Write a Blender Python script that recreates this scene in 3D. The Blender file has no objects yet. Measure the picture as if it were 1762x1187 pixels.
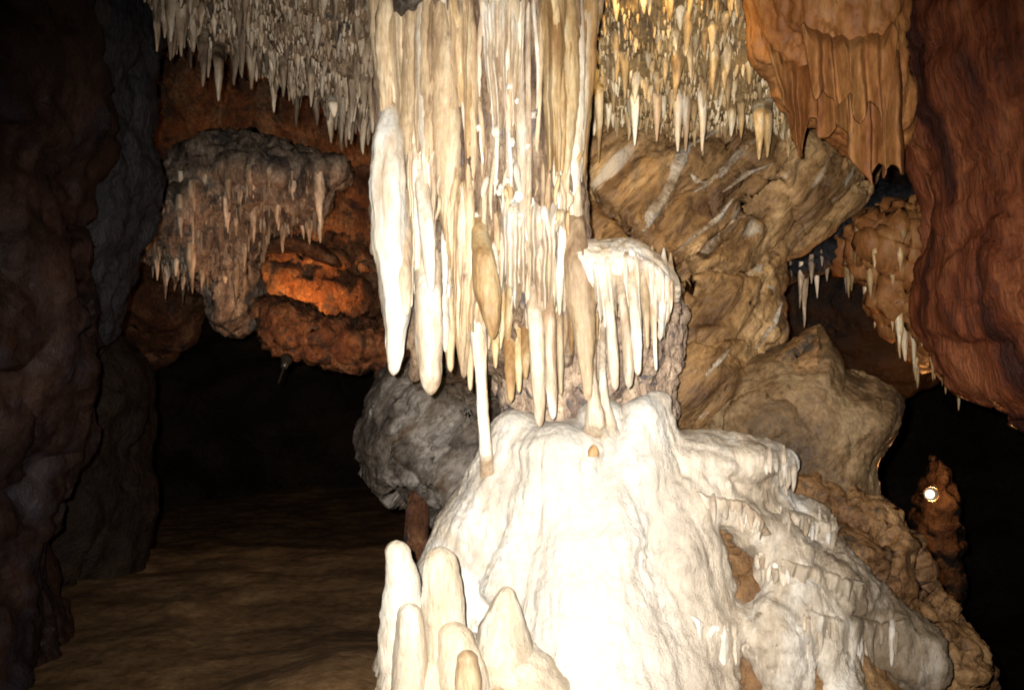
import bpy, math, random
import numpy as np
from mathutils import Vector

# ------------------------------------------------------------------ camera, world, flash, exposure
SC = bpy.context.scene
COL = SC.collection
CAM_Z = 1.7
FPX = 1692.0                                   # focal length in photograph pixels (1762 wide)

cam_data = bpy.data.cameras.new("camera")
cam_data.sensor_width = 36.0
cam_data.lens = 36.0 * FPX / 1762.0
cam_data.clip_start = 0.05
cam_data.clip_end = 200.0
cam = bpy.data.objects.new("camera", cam_data)
COL.objects.link(cam)
cam.location = (0, 0, CAM_Z)
cam.rotation_euler = (math.radians(90), 0, 0)
SC.camera = cam

world = bpy.data.worlds.new("World")           # underground: no sky, only a trace of stray light
SC.world = world
world.use_nodes = True
world.node_tree.nodes["Background"].inputs[0].default_value = (0.35, 0.25, 0.45, 1)
world.node_tree.nodes["Background"].inputs[1].default_value = 0.004

SC.view_settings.view_transform = 'Standard'
SC.view_settings.look = 'None'
SC.view_settings.gamma = 1.0
SC.view_settings.exposure = 0.0
SC.render.engine = 'CYCLES'
SC.cycles.filter_width = 1.9                   # soft consumer lens
SC.cycles.max_bounces = 3
SC.cycles.use_adaptive_sampling = True
SC.cycles.adaptive_threshold = 0.03
SC.cycles.caustics_reflective = False
SC.cycles.caustics_refractive = False
SC.cycles.diffuse_bounces = 1
SC.cycles.glossy_bounces = 1
SC.cycles.use_denoising = True

# the camera's own flash, a hand's breadth up and left of the lens
fl = bpy.data.lights.new("camera_flash", 'SPOT')
fl.energy = 1850.0
fl.color = (1.0, 0.95, 0.88)
fl.spot_size = math.radians(78)
fl.spot_blend = 1.0
fl.shadow_soft_size = 0.02
flash = bpy.data.objects.new("camera_flash", fl)
COL.objects.link(flash)
flash.location = (-0.07, 0.0, CAM_Z + 0.06)
flash.rotation_euler = (Vector((0.26, 4.4, -0.48))).to_track_quat('-Z', 'Y').to_euler()


def lamp_light(name, loc, energy, color, size=0.06, aim=None):
    l = bpy.data.lights.new(name, 'SPOT' if aim is not None else 'POINT')
    l.energy = energy
    l.color = color
    l.shadow_soft_size = size
    o = bpy.data.objects.new(name, l)
    COL.objects.link(o)
    o.location = loc
    if aim is not None:
        l.spot_size = math.radians(130)
        l.spot_blend = .6
        o.rotation_euler = Vector(aim).to_track_quat('-Z', 'Y').to_euler()
    return o


def W(px, py, d):
    """a spot seen at photograph pixel (px, py), d metres ahead"""
    return np.array([(px - 881.0) / FPX * d, d, CAM_Z - (py - 593.5) / FPX * d])


# ------------------------------------------------------------------ numeric helpers
RNG = np.random.RandomState(7)
random.seed(7)
_perm = RNG.permutation(256).astype(np.int32)
_perm = np.concatenate([_perm, _perm, _perm])
_g = RNG.normal(size=(256, 3)).astype(np.float32)
_g /= np.linalg.norm(_g, axis=1)[:, None]


def perlin(p):
    p = np.asarray(p, np.float32)
    i = np.floor(p).astype(np.int32)
    f = p - i
    i &= 255
    u = f * f * f * (f * (f * 6 - 15) + 10)
    out = 0
    for dx in (0, 1):
        wx = u[:, 0] if dx else 1 - u[:, 0]
        a = _perm[i[:, 0] + dx]
        for dy in (0, 1):
            wy = u[:, 1] if dy else 1 - u[:, 1]
            b = _perm[a + i[:, 1] + dy]
            for dz in (0, 1):
                wz = u[:, 2] if dz else 1 - u[:, 2]
                g = _g[_perm[b + i[:, 2] + dz]]
                d = g[:, 0] * (f[:, 0] - dx) + g[:, 1] * (f[:, 1] - dy) + g[:, 2] * (f[:, 2] - dz)
                out = out + wx * wy * wz * d
    return out * 1.5


def fbm(p, oct=4, gain=0.5):
    a, s, t = 1.0, 0.0, 0.0
    p = np.asarray(p, np.float32)
    for k in range(oct):
        s = s + a * perlin(p + 17.3 * k)
        t += a
        a *= gain
        p = p * 2.03
    return s / t


def ridge(p, oct=3, gain=0.5):
    a, s, t = 1.0, 0.0, 0.0
    p = np.asarray(p, np.float32)
    for k in range(oct):
        s = s + a * (1 - 2.2 * np.abs(perlin(p + 31.7 * k)))
        t += a
        a *= gain
        p = p * 2.1
    return s / t


def worley(p, seed=0):
    """nearest and second-nearest feature distance, and a random tilted facet per cell"""
    p = np.asarray(p, np.float32)
    i = np.floor(p).astype(np.int32)
    f = p - i
    N_ = len(p)
    F1 = np.full(N_, 9., np.float32); F2 = np.full(N_, 9., np.float32); fac = np.zeros(N_, np.float32)
    for dx in (-1, 0, 1):
        for dy in (-1, 0, 1):
            for dz in (-1, 0, 1):
                c = (i + np.array([dx, dy, dz], np.int32) + seed) & 255
                h_ = _perm[_perm[_perm[c[:, 0]] + c[:, 1]] + c[:, 2]]
                g = _g[h_]
                fp = .5 + .45 * g
                r_ = f - (fp + np.array([dx, dy, dz], np.float32))
                d = np.sqrt((r_ * r_).sum(1))
                g2 = _g[_perm[h_ + 7]]
                val = .45 * g2[:, 0] + (r_ * _g[_perm[h_ + 31]]).sum(1)
                m = d < F1
                F2 = np.where(m, F1, np.minimum(F2, d))
                fac = np.where(m, val, fac)
                F1 = np.where(m, d, F1)
    return F1, F2, fac


def mesh_from(name, v, f):
    me = bpy.data.meshes.new(name)
    v = np.asarray(v, np.float32)
    f = np.asarray(f, np.int32)
    me.vertices.add(len(v))
    me.vertices.foreach_set("co", v.ravel())
    k = f.shape[1]
    me.loops.add(f.size)
    me.loops.foreach_set("vertex_index", f.ravel())
    me.polygons.add(len(f))
    me.polygons.foreach_set("loop_start", np.arange(0, f.size, k, dtype=np.int32))
    me.polygons.foreach_set("loop_total", np.full(len(f), k, np.int32))
    me.polygons.foreach_set("use_smooth", np.ones(len(f), bool))
    me.update(calc_edges=True)
    return me


def normals(v, f):
    v = np.asarray(v, np.float64)
    n = np.zeros_like(v)
    fn = np.cross(v[f[:, 2]] - v[f[:, 0]], v[f[:, 3]] - v[f[:, 1]])
    for k in range(4):
        np.add.at(n, f[:, k], fn)
    l = np.linalg.norm(n, axis=1)
    return n / np.maximum(l, 1e-12)[:, None]


def relax(v, f, it=2, lam=0.5):
    e = np.concatenate([f[:, [0, 1]], f[:, [1, 2]], f[:, [2, 3]], f[:, [3, 0]]])
    for _ in range(it):
        s = np.zeros_like(v)
        c = np.zeros(len(v))
        np.add.at(s, e[:, 0], v[e[:, 1]])
        np.add.at(c, e[:, 0], 1)
        np.add.at(s, e[:, 1], v[e[:, 0]])
        np.add.at(c, e[:, 1], 1)
        v = v + lam * (s / c[:, None] - v)
    return v


def surface_net(field, lo, hi, h):
    """quad mesh of field(X, Y, Z) = 0 on a regular lattice, negative inside"""
    ax = [np.arange(lo[k], hi[k] + h, h) for k in range(3)]
    X, Y, Z = np.meshgrid(*ax, indexing='ij', sparse=True)
    V = np.asarray(field(X, Y, Z), np.float32)
    V = np.broadcast_to(V, tuple(len(a) for a in ax)).copy()
    V[0], V[-1] = 1, 1
    V[:, 0], V[:, -1] = 1, 1
    V[:, :, 0], V[:, :, -1] = 1, 1
    I = V < 0
    n = V.shape
    cnt = np.zeros((n[0] - 1, n[1] - 1, n[2] - 1), np.int8)
    for dx in (0, 1):
        for dy in (0, 1):
            for dz in (0, 1):
                cnt += I[dx:n[0] - 1 + dx, dy:n[1] - 1 + dy, dz:n[2] - 1 + dz]
    act = (cnt > 0) & (cnt < 8)
    idx = np.full(act.shape, -1, np.int64)
    ci = np.argwhere(act)
    idx[act] = np.arange(len(ci))
    acc = np.zeros((len(ci), 3))
    num = np.zeros(len(ci))
    for axis in range(3):
        o1, o2 = [k for k in range(3) if k != axis]
        for a in (0, 1):
            for b in (0, 1):
                s = ci.copy()
                s[:, o1] += a
                s[:, o2] += b
                e = s.copy()
                e[:, axis] += 1
                va = V[s[:, 0], s[:, 1], s[:, 2]]
                vb = V[e[:, 0], e[:, 1], e[:, 2]]
                m = (va < 0) != (vb < 0)
                t = np.where(m, va / np.where(m, va - vb, 1), 0)
                pos = s.astype(np.float64)
                pos[:, axis] += t
                pos -= ci
                acc[m] += pos[m]
                num[m] += 1
    v = (ci + acc / num[:, None]) * h + np.array([a[0] for a in ax])
    faces = []
    for axis in range(3):
        o1, o2 = (axis + 1) % 3, (axis + 2) % 3
        sl0 = [slice(None)] * 3
        sl1 = [slice(None)] * 3
        sl0[axis] = slice(0, -1)
        sl1[axis] = slice(1, None)
        A, B = I[tuple(sl0)], I[tuple(sl1)]
        e = np.argwhere(A != B)
        ok = (e[:, o1] > 0) & (e[:, o2] > 0) & (e[:, o1] < n[o1] - 1) & (e[:, o2] < n[o2] - 1)
        e = e[ok]
        flip = ~A[e[:, 0], e[:, 1], e[:, 2]]
        q = []
        for (a, b) in ((1, 1), (0, 1), (0, 0), (1, 0)):
            c = e.copy()
            c[:, o1] -= a
            c[:, o2] -= b
            q.append(idx[c[:, 0], c[:, 1], c[:, 2]])
        q = np.stack(q, 1)
        q[flip] = q[flip][:, ::-1]
        faces.append(q)
    f = np.concatenate(faces)
    f = f[(f >= 0).all(1)]
    return v, f


def poly_sdf(poly, X, Z):
    """signed distance to a polygon in the x/z plane; X and Z are broadcast together"""
    X, Z = np.broadcast_arrays(X, Z)
    d = np.full(X.shape, 1e9)
    s = np.ones(X.shape)
    n = len(poly)
    for i in range(n):
        ax, az = poly[i]
        bx, bz = poly[i - 1]
        ex, ez = bx - ax, bz - az
        wx, wz = X - ax, Z - az
        t = np.clip((wx * ex + wz * ez) / (ex * ex + ez * ez + 1e-12), 0, 1)
        d = np.minimum(d, (wx - ex * t) ** 2 + (wz - ez * t) ** 2)
        c1, c2, c3 = Z >= az, Z < bz, ex * wz > ez * wx
        fl_ = (c1 & c2 & c3) | (~c1 & ~c2 & ~c3)
        s = np.where(fl_, -s, s)
    return s * np.sqrt(d)


def smooth_poly(pts, it=1):
    p = np.asarray(pts, float)
    for _ in range(it):
        q = np.roll(p, -1, 0)
        p = np.stack([p * .8 + q * .2, p * .2 + q * .8], 1).reshape(-1, 2)
    return p


class Rock:
    """a mass with a drawn outline at its own distance, real depth and swelling front and back"""
    def __init__(self, outline, d, T, R, h, tilt=(0, 0), smooth=1, warp=0.06):
        self.poly = np.array([[W(x, y, d)[0], W(x, y, d)[2]] for x, y in smooth_poly(outline, smooth)])
        lo = np.array([self.poly[:, 0].min() - .15, 0, self.poly[:, 1].min() - .15])
        hi = np.array([self.poly[:, 0].max() + .15, 0, self.poly[:, 1].max() + .15])
        cx, cz = self.poly.mean(0)
        ext = abs(tilt[0]) * (hi[0] - lo[0]) / 2 * 1.3 + abs(tilt[1]) * (hi[2] - lo[2]) / 2 * 1.3
        lo[1], hi[1] = d - T - ext - .1, d + T + ext + .1

        def field(X, Y, Z):
            q = poly_sdf(self.poly, X[:, 0, :][:, None, :] if X.ndim == 3 else X, Z)
            sh = q.shape
            xx = np.broadcast_to(X, sh)
            zz = np.broadcast_to(Z, sh)
            pw = np.stack([xx.ravel(), np.full(q.size, d), zz.ravel()], 1)
            q = q + warp * fbm(pw * 3.0, 3).reshape(sh)
            t = np.clip(-q / R, -9, 1)
            g = np.where(t > 0, 1 - (1 - np.maximum(t, 0)) ** 2, 2 * t)
            yc = d + tilt[0] * (X - cx) + tilt[1] * (Z - cz)
            return ((Y - yc) / T) ** 2 - g
        self.v, self.f = surface_net(field, lo, hi, h)
        self.v = relax(self.v, self.f, 2)
        self.n = normals(self.v, self.f)

    def push(self, amount):
        self.v = self.v + self.n * amount[:, None]
        self.n = normals(self.v, self.f)
        return self

    def fbm(self, amp, fr, oct=4, off=0):
        return self.push(amp * fbm(self.v * np.asarray(fr, float) + off, oct))

    def ridge(self, amp, fr, oct=3, off=0):
        return self.push(amp * ridge(self.v * np.asarray(fr, float) + off, oct))

    def facet(self, amp, fr, crack=0.0, off=0, warp=.25):
        q = self.v * np.asarray(fr, float) + off
        q = q + warp * np.stack([fbm(q * 1.5 + k * 9, 3) for k in range(3)], 1)
        F1, F2, fac = worley(q)
        return self.push(amp * fac - crack * np.clip(1 - (F2 - F1) / .12, 0, 1))

    def strata(self, amp, nrm, fr, along=0.25, oct=3, off=0.0, warp=0.25):
        nrm = np.asarray(nrm, float)
        nrm /= np.linalg.norm(nrm)
        w = fbm(self.v * 1.3 + off, 3) * warp
        s = (self.v @ nrm + w)[:, None] * nrm[None] + (self.v - (self.v @ nrm)[:, None] * nrm[None]) * along
        return self.push(amp * ridge(s * fr + off, oct))

    def groove(self, line, width, depth, wob=.4):
        """a crack worn into the face along a drawn line"""
        px = 881 + self.v[:, 0] / self.v[:, 1] * FPX
        py = 593.5 - (self.v[:, 2] - CAM_Z) / self.v[:, 1] * FPX
        px = px + 9 * fbm(self.v * 5, 3); py = py + 9 * fbm(self.v * 5 + 7, 3)
        d = np.full(len(px), 1e9)
        for (ax_, ay_), (bx_, by_) in zip(line[:-1], line[1:]):
            ex, ey = bx_ - ax_, by_ - ay_
            t = np.clip(((px - ax_) * ex + (py - ay_) * ey) / (ex * ex + ey * ey), 0, 1)
            d = np.minimum(d, np.hypot(px - ax_ - ex * t, py - ay_ - ey * t))
        front = self.n[:, 1] < .2
        return self.push(np.where(front, -depth * np.exp(-(d / width) ** 2), 0))

    def front(self, px, py, tol=7):
        """distance of the face at a pixel"""
        qx = 881 + self.v[:, 0] / self.v[:, 1] * FPX
        qy = 593.5 - (self.v[:, 2] - CAM_Z) / self.v[:, 1] * FPX
        m = (np.abs(qx - px) < tol) & (np.abs(qy - py) < tol)
        return float(self.v[m, 1].min()) if m.any() else float(self.v[:, 1].mean())

    def mesh(self, name):
        return mesh_from(name, self.v, self.f)


def add(name, me, mat, parent=None, label=None, cat=None, group=None, kind=None, loc=None):
    o = bpy.data.objects.new(name, me)
    COL.objects.link(o)
    if me is not None and mat is not None and not me.materials:
        me.materials.append(mat)
    if loc is not None:
        o.location = loc
    if parent is not None:
        o.parent = parent
        o.location = o.location - parent.location
    for k, val in (("label", label), ("category", cat), ("group", group), ("kind", kind)):
        if val:
            o[k] = val
    return o


def rehome(me_v, base):
    return np.asarray(me_v) - np.asarray(base)


# ------------------------------------------------------------------ materials
def rgb(c):
    return (c[0], c[1], c[2], 1)


def rock_mat(name, cols, scale=2.0, stretch=(1, 1, 1), rot=(0, 0, 0), detail=5, rough=0.6, spec=0.35,
             bump=0.5, bscale=28.0, bdist=0.012, mott=None, band=None, vary=0.12, distort=0.6, glint=0.0,
             grad=None, lo=0.32, hi=0.68, vein=0.0, grit=0.75, flash_strip=None):
    """cols: 3 colours of the rock itself; mott: (colour, scale, threshold, width, stretch) of crust patches;
    band: (colour, scale, rotation, threshold) of mineral bands; grad: (axis, from, to, colour) of crust that
    takes over along the thing"""
    m = bpy.data.materials.new(name)
    m.use_nodes = True
    nt = m.node_tree
    N, L = nt.nodes, nt.links
    b = N["Principled BSDF"]
    geo = N.new("ShaderNodeNewGeometry")
    oi = N.new("ShaderNodeObjectInfo")
    off = N.new("ShaderNodeVectorMath"); off.operation = 'MULTIPLY_ADD'
    cmb = N.new("ShaderNodeCombineXYZ")
    for k in range(3):
        L.new(oi.outputs["Random"], cmb.inputs[k])
    off.inputs[1].default_value = (7.0, 3.0, 5.0)
    L.new(cmb.outputs[0], off.inputs[0])
    L.new(geo.outputs["Position"], off.inputs[2])

    def mapped(s, r):
        mp = N.new("ShaderNodeMapping")
        mp.vector_type = 'POINT'
        mp.inputs["Rotation"].default_value = r
        L.new(off.outputs[0], mp.inputs[0])
        st = N.new("ShaderNodeVectorMath"); st.operation = 'MULTIPLY'
        st.inputs[1].default_value = s
        L.new(mp.outputs[0], st.inputs[0])
        return st.outputs[0]

    def noise(vec, sc, det, ro=0.6, dist=0.0):
        n = N.new("ShaderNodeTexNoise")
        n.inputs["Scale"].default_value = sc
        n.inputs["Detail"].default_value = det
        n.inputs["Roughness"].default_value = ro
        n.inputs["Distortion"].default_value = dist
        L.new(vec, n.inputs["Vector"])
        return n.outputs["Fac"]

    def ramp(fac, stops):
        r = N.new("ShaderNodeValToRGB")
        e = r.color_ramp.elements
        while len(e) < len(stops):
            e.new(0.5)
        for el, (p_, c_) in zip(e, stops):
            el.position = p_
            el.color = rgb(c_)
        L.new(fac, r.inputs[0])
        return r.outputs[0]

    def mix(fac, a, c, mode='MIX'):
        x = N.new("ShaderNodeMix")
        x.data_type = 'RGBA'
        x.blend_type = mode
        for sock, val in ((0, fac), (6, a), (7, c)):
            if isinstance(val, (int, float)):
                x.inputs[sock].default_value = val
            elif isinstance(val, tuple):
                x.inputs[sock].default_value = rgb(val)
            else:
                L.new(val, x.inputs[sock])
        return x.outputs[2]

    v0 = mapped(stretch, rot)
    n1 = noise(v0, scale, detail, 0.62, distort)
    col = ramp(n1, [(lo, cols[0]), (0.5, cols[1]), (hi, cols[2])])
    fine = noise(v0, scale * 9, 4, 0.75)
    g = ramp(fine, [(0.32, (.42, .39, .37)), (0.66, (1.15, 1.15, 1.15))])
    col = mix(grit, col, g, 'MULTIPLY')
    if vein:
        nv_ = noise(v0, scale * 2.6, 3, 0.6, 0.8)
        lv = ramp(nv_, [(.475, (1, 1, 1)), (.497, (.25, .22, .2)), (.503, (.25, .22, .2)), (.525, (1, 1, 1))])
        col = mix(vein, col, lv, 'MULTIPLY')
    if band:
        vb = mapped((1, 1, 1), band[2])
        sp = N.new("ShaderNodeVectorMath"); sp.operation = 'MULTIPLY'
        sp.inputs[1].default_value = band[4] if len(band) > 4 else (0.22, 1, 1)
        L.new(vb, sp.inputs[0])
        nb = noise(sp.outputs[0], band[1], 5, 0.5, 0.7)
        fb = ramp(nb, [(band[3], (0, 0, 0)), (band[3] + 0.07, (1, 1, 1))])
        col = mix(fb, col, band[0])
    if mott:
        vm = mapped(mott[4] if len(mott) > 4 else (1, 1, 1), rot)
        nm = noise(vm, mott[1], 5, 0.72, 0.4)
        fm = ramp(nm, [(mott[2], (0, 0, 0)), (mott[2] + mott[3], (1, 1, 1))])
        col = mix(fm, col, mott[0])
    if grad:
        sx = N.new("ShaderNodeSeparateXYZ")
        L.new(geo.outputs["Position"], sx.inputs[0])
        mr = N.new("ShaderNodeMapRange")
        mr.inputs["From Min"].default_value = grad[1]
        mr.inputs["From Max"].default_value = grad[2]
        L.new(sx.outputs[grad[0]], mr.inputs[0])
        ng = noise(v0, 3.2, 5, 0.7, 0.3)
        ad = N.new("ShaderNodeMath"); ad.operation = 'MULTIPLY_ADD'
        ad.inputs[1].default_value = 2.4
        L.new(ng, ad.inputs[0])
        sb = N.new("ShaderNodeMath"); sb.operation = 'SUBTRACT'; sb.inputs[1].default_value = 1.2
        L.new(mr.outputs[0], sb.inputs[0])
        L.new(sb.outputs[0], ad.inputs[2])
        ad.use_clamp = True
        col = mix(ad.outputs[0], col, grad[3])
    if flash_strip:                                   # (x, half width, soft edge, colour): whitening painted in for the flash's burnt-out centre
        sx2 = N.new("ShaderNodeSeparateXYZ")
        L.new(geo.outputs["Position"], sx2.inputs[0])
        sb2 = N.new("ShaderNodeMath"); sb2.operation = 'SUBTRACT'; sb2.inputs[1].default_value = flash_strip[0]
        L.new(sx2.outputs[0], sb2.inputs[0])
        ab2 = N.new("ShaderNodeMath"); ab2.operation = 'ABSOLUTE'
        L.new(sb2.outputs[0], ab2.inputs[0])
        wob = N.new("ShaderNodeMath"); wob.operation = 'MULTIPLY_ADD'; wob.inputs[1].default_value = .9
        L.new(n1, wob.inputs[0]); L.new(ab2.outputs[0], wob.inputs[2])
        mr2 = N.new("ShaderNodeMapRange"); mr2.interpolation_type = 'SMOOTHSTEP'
        mr2.inputs["From Min"].default_value = flash_strip[1] + flash_strip[2] + .38
        mr2.inputs["From Max"].default_value = flash_strip[1] + .38
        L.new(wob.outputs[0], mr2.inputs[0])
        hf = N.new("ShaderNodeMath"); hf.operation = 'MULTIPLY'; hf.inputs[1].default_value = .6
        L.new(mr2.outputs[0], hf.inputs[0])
        col = mix(hf.outputs[0], col, flash_strip[3])
    # each piece a little lighter or darker than the next
    mv = N.new("ShaderNodeMapRange")
    mv.inputs["To Min"].default_value = 1 - vary
    mv.inputs["To Max"].default_value = 1 + vary
    L.new(oi.outputs["Random"], mv.inputs[0])
    cv = N.new("ShaderNodeCombineXYZ")
    for k in range(3):
        L.new(mv.outputs[0], cv.inputs[k])
    col = mix(1.0, col, cv.outputs[0], 'MULTIPLY')
    L.new(col, b.inputs["Base Color"])
    rr = ramp(fine, [(0.35, (rough - .18,) * 3), (0.65, (min(rough + .15, 1),) * 3)])
    L.new(rr, b.inputs["Roughness"])
    b.inputs["Specular IOR Level"].default_value = spec
    # relief
    b1 = noise(v0, bscale, 5, 0.7, 0.2)
    bp = N.new("ShaderNodeBump")
    bp.inputs["Strength"].default_value = bump
    bp.inputs["Distance"].default_value = bdist
    L.new(b1, bp.inputs["Height"])
    L.new(bp.outputs[0], b.inputs["Normal"])
    return m


VS = (3.2, 3.2, 0.45)                           # streaks that run down
M_WHITE = rock_mat("calcite_white", ((0.614, 0.465, 0.307), (0.818, 0.744, 0.614), (0.883, 0.846, 0.753)), 2.6, (2.4, 2.4, .4), bscale=26, bump=.5, rough=.45, grit=.45, lo=.34, hi=.56)
M_CREAM = rock_mat("calcite_cream", ((0.44, 0.294, 0.177), (0.76, 0.63, 0.46), (0.9, 0.84, 0.732)), 2.8, (2.6, 2.6, .5), bscale=26, bump=.6, rough=.45, vary=.2, grit=.6, lo=.36, hi=.62,
                   mott=((.34, .25, .19), 6, .60, .10, (1.6, 1.6, .6)))
M_TAN = rock_mat("calcite_tan", ((0.3, 0.189, 0.106), (0.58, 0.42, 0.248), (0.74, 0.598, 0.401)), 2.8, (2.6, 2.6, .5), bscale=26, bump=.6, rough=.45, vary=.25, grit=.6, lo=.36, hi=.62,
                 mott=((.24, .16, .115), 6, .60, .10, (1.6, 1.6, .6)))
M_OCHRE = rock_mat("calcite_ochre", ((0.38, 0.212, 0.084), (0.62, 0.424, 0.204), (0.78, 0.636, 0.396)), 2.8, (2.6, 2.6, .5), bscale=26, bump=.6, rough=.45, vary=.2, grit=.6, lo=.36, hi=.62,
                   mott=((.30, .19, .11), 6, .60, .10, (1.6, 1.6, .6)))
M_BODY = rock_mat("dripstone_body", ((0.133, 0.0814, 0.0555), (0.328, 0.222, 0.137), (0.546, 0.422, 0.296)), 3.6, (2.4, 2.4, .5), bscale=22, bump=1, bdist=.025, rough=.5, vein=.5, grit=.9,
                  mott=((.15, .12, .115), 7, .57, .08, (1.5, 1.5, .7)), lo=.36, hi=.62)
M_CORE = rock_mat("dripstone_core", ((0.28, 0.2, 0.154), (0.595, 0.432, 0.308), (1.05, 0.8, 0.56)), 5, (1.6, 1.6, .7), bscale=24, bump=1, bdist=.025, vein=.7,
                  mott=((.12, .105, .105), 8, .56, .08))
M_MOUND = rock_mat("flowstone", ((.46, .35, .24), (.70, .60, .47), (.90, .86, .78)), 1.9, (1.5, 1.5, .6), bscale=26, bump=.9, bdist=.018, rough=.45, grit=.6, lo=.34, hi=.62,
                   mott=((.36, .28, .20), 2.6, .60, .10, (1.3, 1.3, .8)), grad=(0, 1.0, 1.85, (.17, .125, .08)), flash_strip=(.30, .0, .75, (.90, .86, .78)))  # pale middle of the mound imitates flash overexposure in the base colour
M_STAG = rock_mat("stalagmite_calcite", ((.60, .46, .30), (.84, .74, .58), (.94, .89, .78)), 2.4, (2.2, 2.2, .6), bscale=26, bump=.8, bdist=.016, rough=.45, vary=.1, grit=.5, lo=.36, hi=.6,
                  mott=((.48, .36, .25), 4, .60, .10, (1.6, 1.6, .5)), grad=(2, .95, .15, (.54, .43, .30)))
M_CRYSTAL = rock_mat("crystal_white", ((.62, .53, .42), (.84, .78, .68), (.95, .92, .86)), 9, bscale=60, bump=.8, rough=.35, spec=.6, grit=.6)
M_TEETH = rock_mat("stalactite_grey", ((.085, .052, .032), (.36, .26, .165), (.66, .55, .42)), 3.4, (2.4, 2.4, .5), bscale=24, bump=.5, vary=.45, lo=.36, hi=.62)
M_TEETH_Y = rock_mat("stalactite_yellow", ((.16, .09, .035), (.50, .34, .16), (.76, .64, .44)), 3.4, (2.4, 2.4, .5), bscale=24, bump=.5, vary=.35, lo=.36, hi=.62)
M_CEIL = rock_mat("ceiling_crust", ((0.078, 0.0517, 0.035), (0.26, 0.161, 0.09), (0.52, 0.368, 0.23)), 4, (2, 2, .6), bscale=18, bump=1, bdist=.03,
                  mott=((.05, .05, .055), 9, .55, .10))
M_SHELF = rock_mat("shelf_crust", ((.06, .045, .036), (.26, .185, .13), (.48, .38, .28)), 4.5, (1.6, 1.6, .7), bscale=12, bump=1, bdist=.05, vein=.6, grit=1.0, lo=.34, hi=.64,
                   mott=((.05, .042, .04), 4.5, .58, .06))
M_CEIL_Y = rock_mat("ceiling_crust_yellow", ((0.12, 0.075, 0.0375), (0.315, 0.203, 0.0825), (0.465, 0.33, 0.15)), 3, (2, 2, .6), bscale=18, bump=1, bdist=.03,
                    mott=((.10, .09, .08), 9, .58, .10))
DG = math.radians(48)
M_SLAB = rock_mat("banded_rock", ((0.122, 0.0621, 0.026), (0.345, 0.196, 0.078), (0.575, 0.365, 0.169)), 2.6, (.26, 1, 1.2), rot=(0, DG, 0), bscale=11, bump=1, bdist=.035, vein=.5, grit=.8, lo=.36, hi=.62,
                  band=((.50, .41, .30), 4.4, (0, DG, 0), .625, (.16, .8, 1.2)), mott=((.06, .035, .018), 3.2, .63, .08, (.25, 1, 1.1)))
M_VEIN = rock_mat("vein_calcite", ((.22, .15, .09), (.42, .33, .23), (.58, .51, .42)), 6, bscale=24, bump=1, bdist=.02, grit=1.0, lo=.36, hi=.62)
M_BROWN = rock_mat("brown_rock", ((0.142, 0.0675, 0.0264), (0.243, 0.129, 0.0503), (0.351, 0.209, 0.0952)), 2.2, bscale=20, bump=.9, bdist=.02,
                   mott=((.045, .032, .022), 3.5, .58, .10), vein=.7, lo=.36, hi=.64)
M_BANK = rock_mat("crusted_brown_rock", ((.10, .06, .03), (.23, .14, .065), (.34, .235, .125)), 2.2, bscale=20, bump=.9, bdist=.02, vein=.5, grit=.8, lo=.36, hi=.64,
                  mott=((.40, .29, .165), 2.2, .63, .12, (1, 1, .7)))
M_ORANGE = rock_mat("orange_drapery", ((0.225, 0.0756, 0.0195), (0.33, 0.136, 0.039), (0.434, 0.212, 0.0715)), 2.5, (1.8, 1.8, .5), bscale=20, bump=.6,
                    mott=((.10, .05, .04), 4, .60, .14, (1.5, 1.5, .4)))
M_RED = rock_mat("red_wall", ((0.0353, 0.00788, 0.00341), (0.136, 0.0335, 0.0102), (0.236, 0.0765, 0.0272)), 1.8, (2.2, 2.2, .4), rot=(0, math.radians(12), 0), bscale=14, bump=1, bdist=.03, vein=.25, grit=.9, lo=.36, hi=.62,
                 mott=((.085, .07, .062), 1.6, .62, .14, (1, 1, .6)), spec=.2)
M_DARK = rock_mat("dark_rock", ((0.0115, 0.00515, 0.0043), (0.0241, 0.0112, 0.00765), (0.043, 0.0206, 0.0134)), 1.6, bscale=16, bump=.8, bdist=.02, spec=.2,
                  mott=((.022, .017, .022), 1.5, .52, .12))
M_BLUE = rock_mat("dark_blue_crust", ((0.00607, 0.00567, 0.00758), (0.0152, 0.0142, 0.0175), (0.0338, 0.0315, 0.0351)), 5, (1.5, 1.5, .6), bscale=24, bump=1, bdist=.03)
M_REDROCK = rock_mat("rust_rock", ((0.072, 0.0238, 0.00816), (0.144, 0.0578, 0.0204), (0.245, 0.136, 0.068)), 3, (1.2, 1.2, .8), bscale=14, bump=1, bdist=.06, vein=.7, grit=1.0, lo=.36, hi=.64,
                     mott=((.03, .02, .018), 3.6, .56, .08))
M_GREY = rock_mat("grey_rock", ((.032, .024, .018), (.125, .10, .078), (.30, .27, .235)), 4, (.45, 1, 1), rot=(0, math.radians(48), 0), bscale=20, bump=1, bdist=.03, vein=.7, grit=1.0, lo=.36, hi=.64,
                  mott=((.075, .045, .024), 2.2, .52, .08, (.6, 1, 1)))
M_MUD = rock_mat("mud_floor", ((0.051, 0.0288, 0.0135), (0.133, 0.0736, 0.0315), (0.238, 0.144, 0.066)), 1.5, (1, 1, 1), bscale=22, bump=.6, bdist=.012, rough=.8, grit=.8, lo=.25, hi=.75,
                 mott=((.16, .12, .08), 7, .72, .05), spec=.15)
M_SHELL = rock_mat("far_rock", ((0.0072, 0.0048, 0.0042), (0.0168, 0.0108, 0.0078), (0.03, 0.0198, 0.012)), .9, bscale=9, bump=1, bdist=.05, spec=.1)

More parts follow.
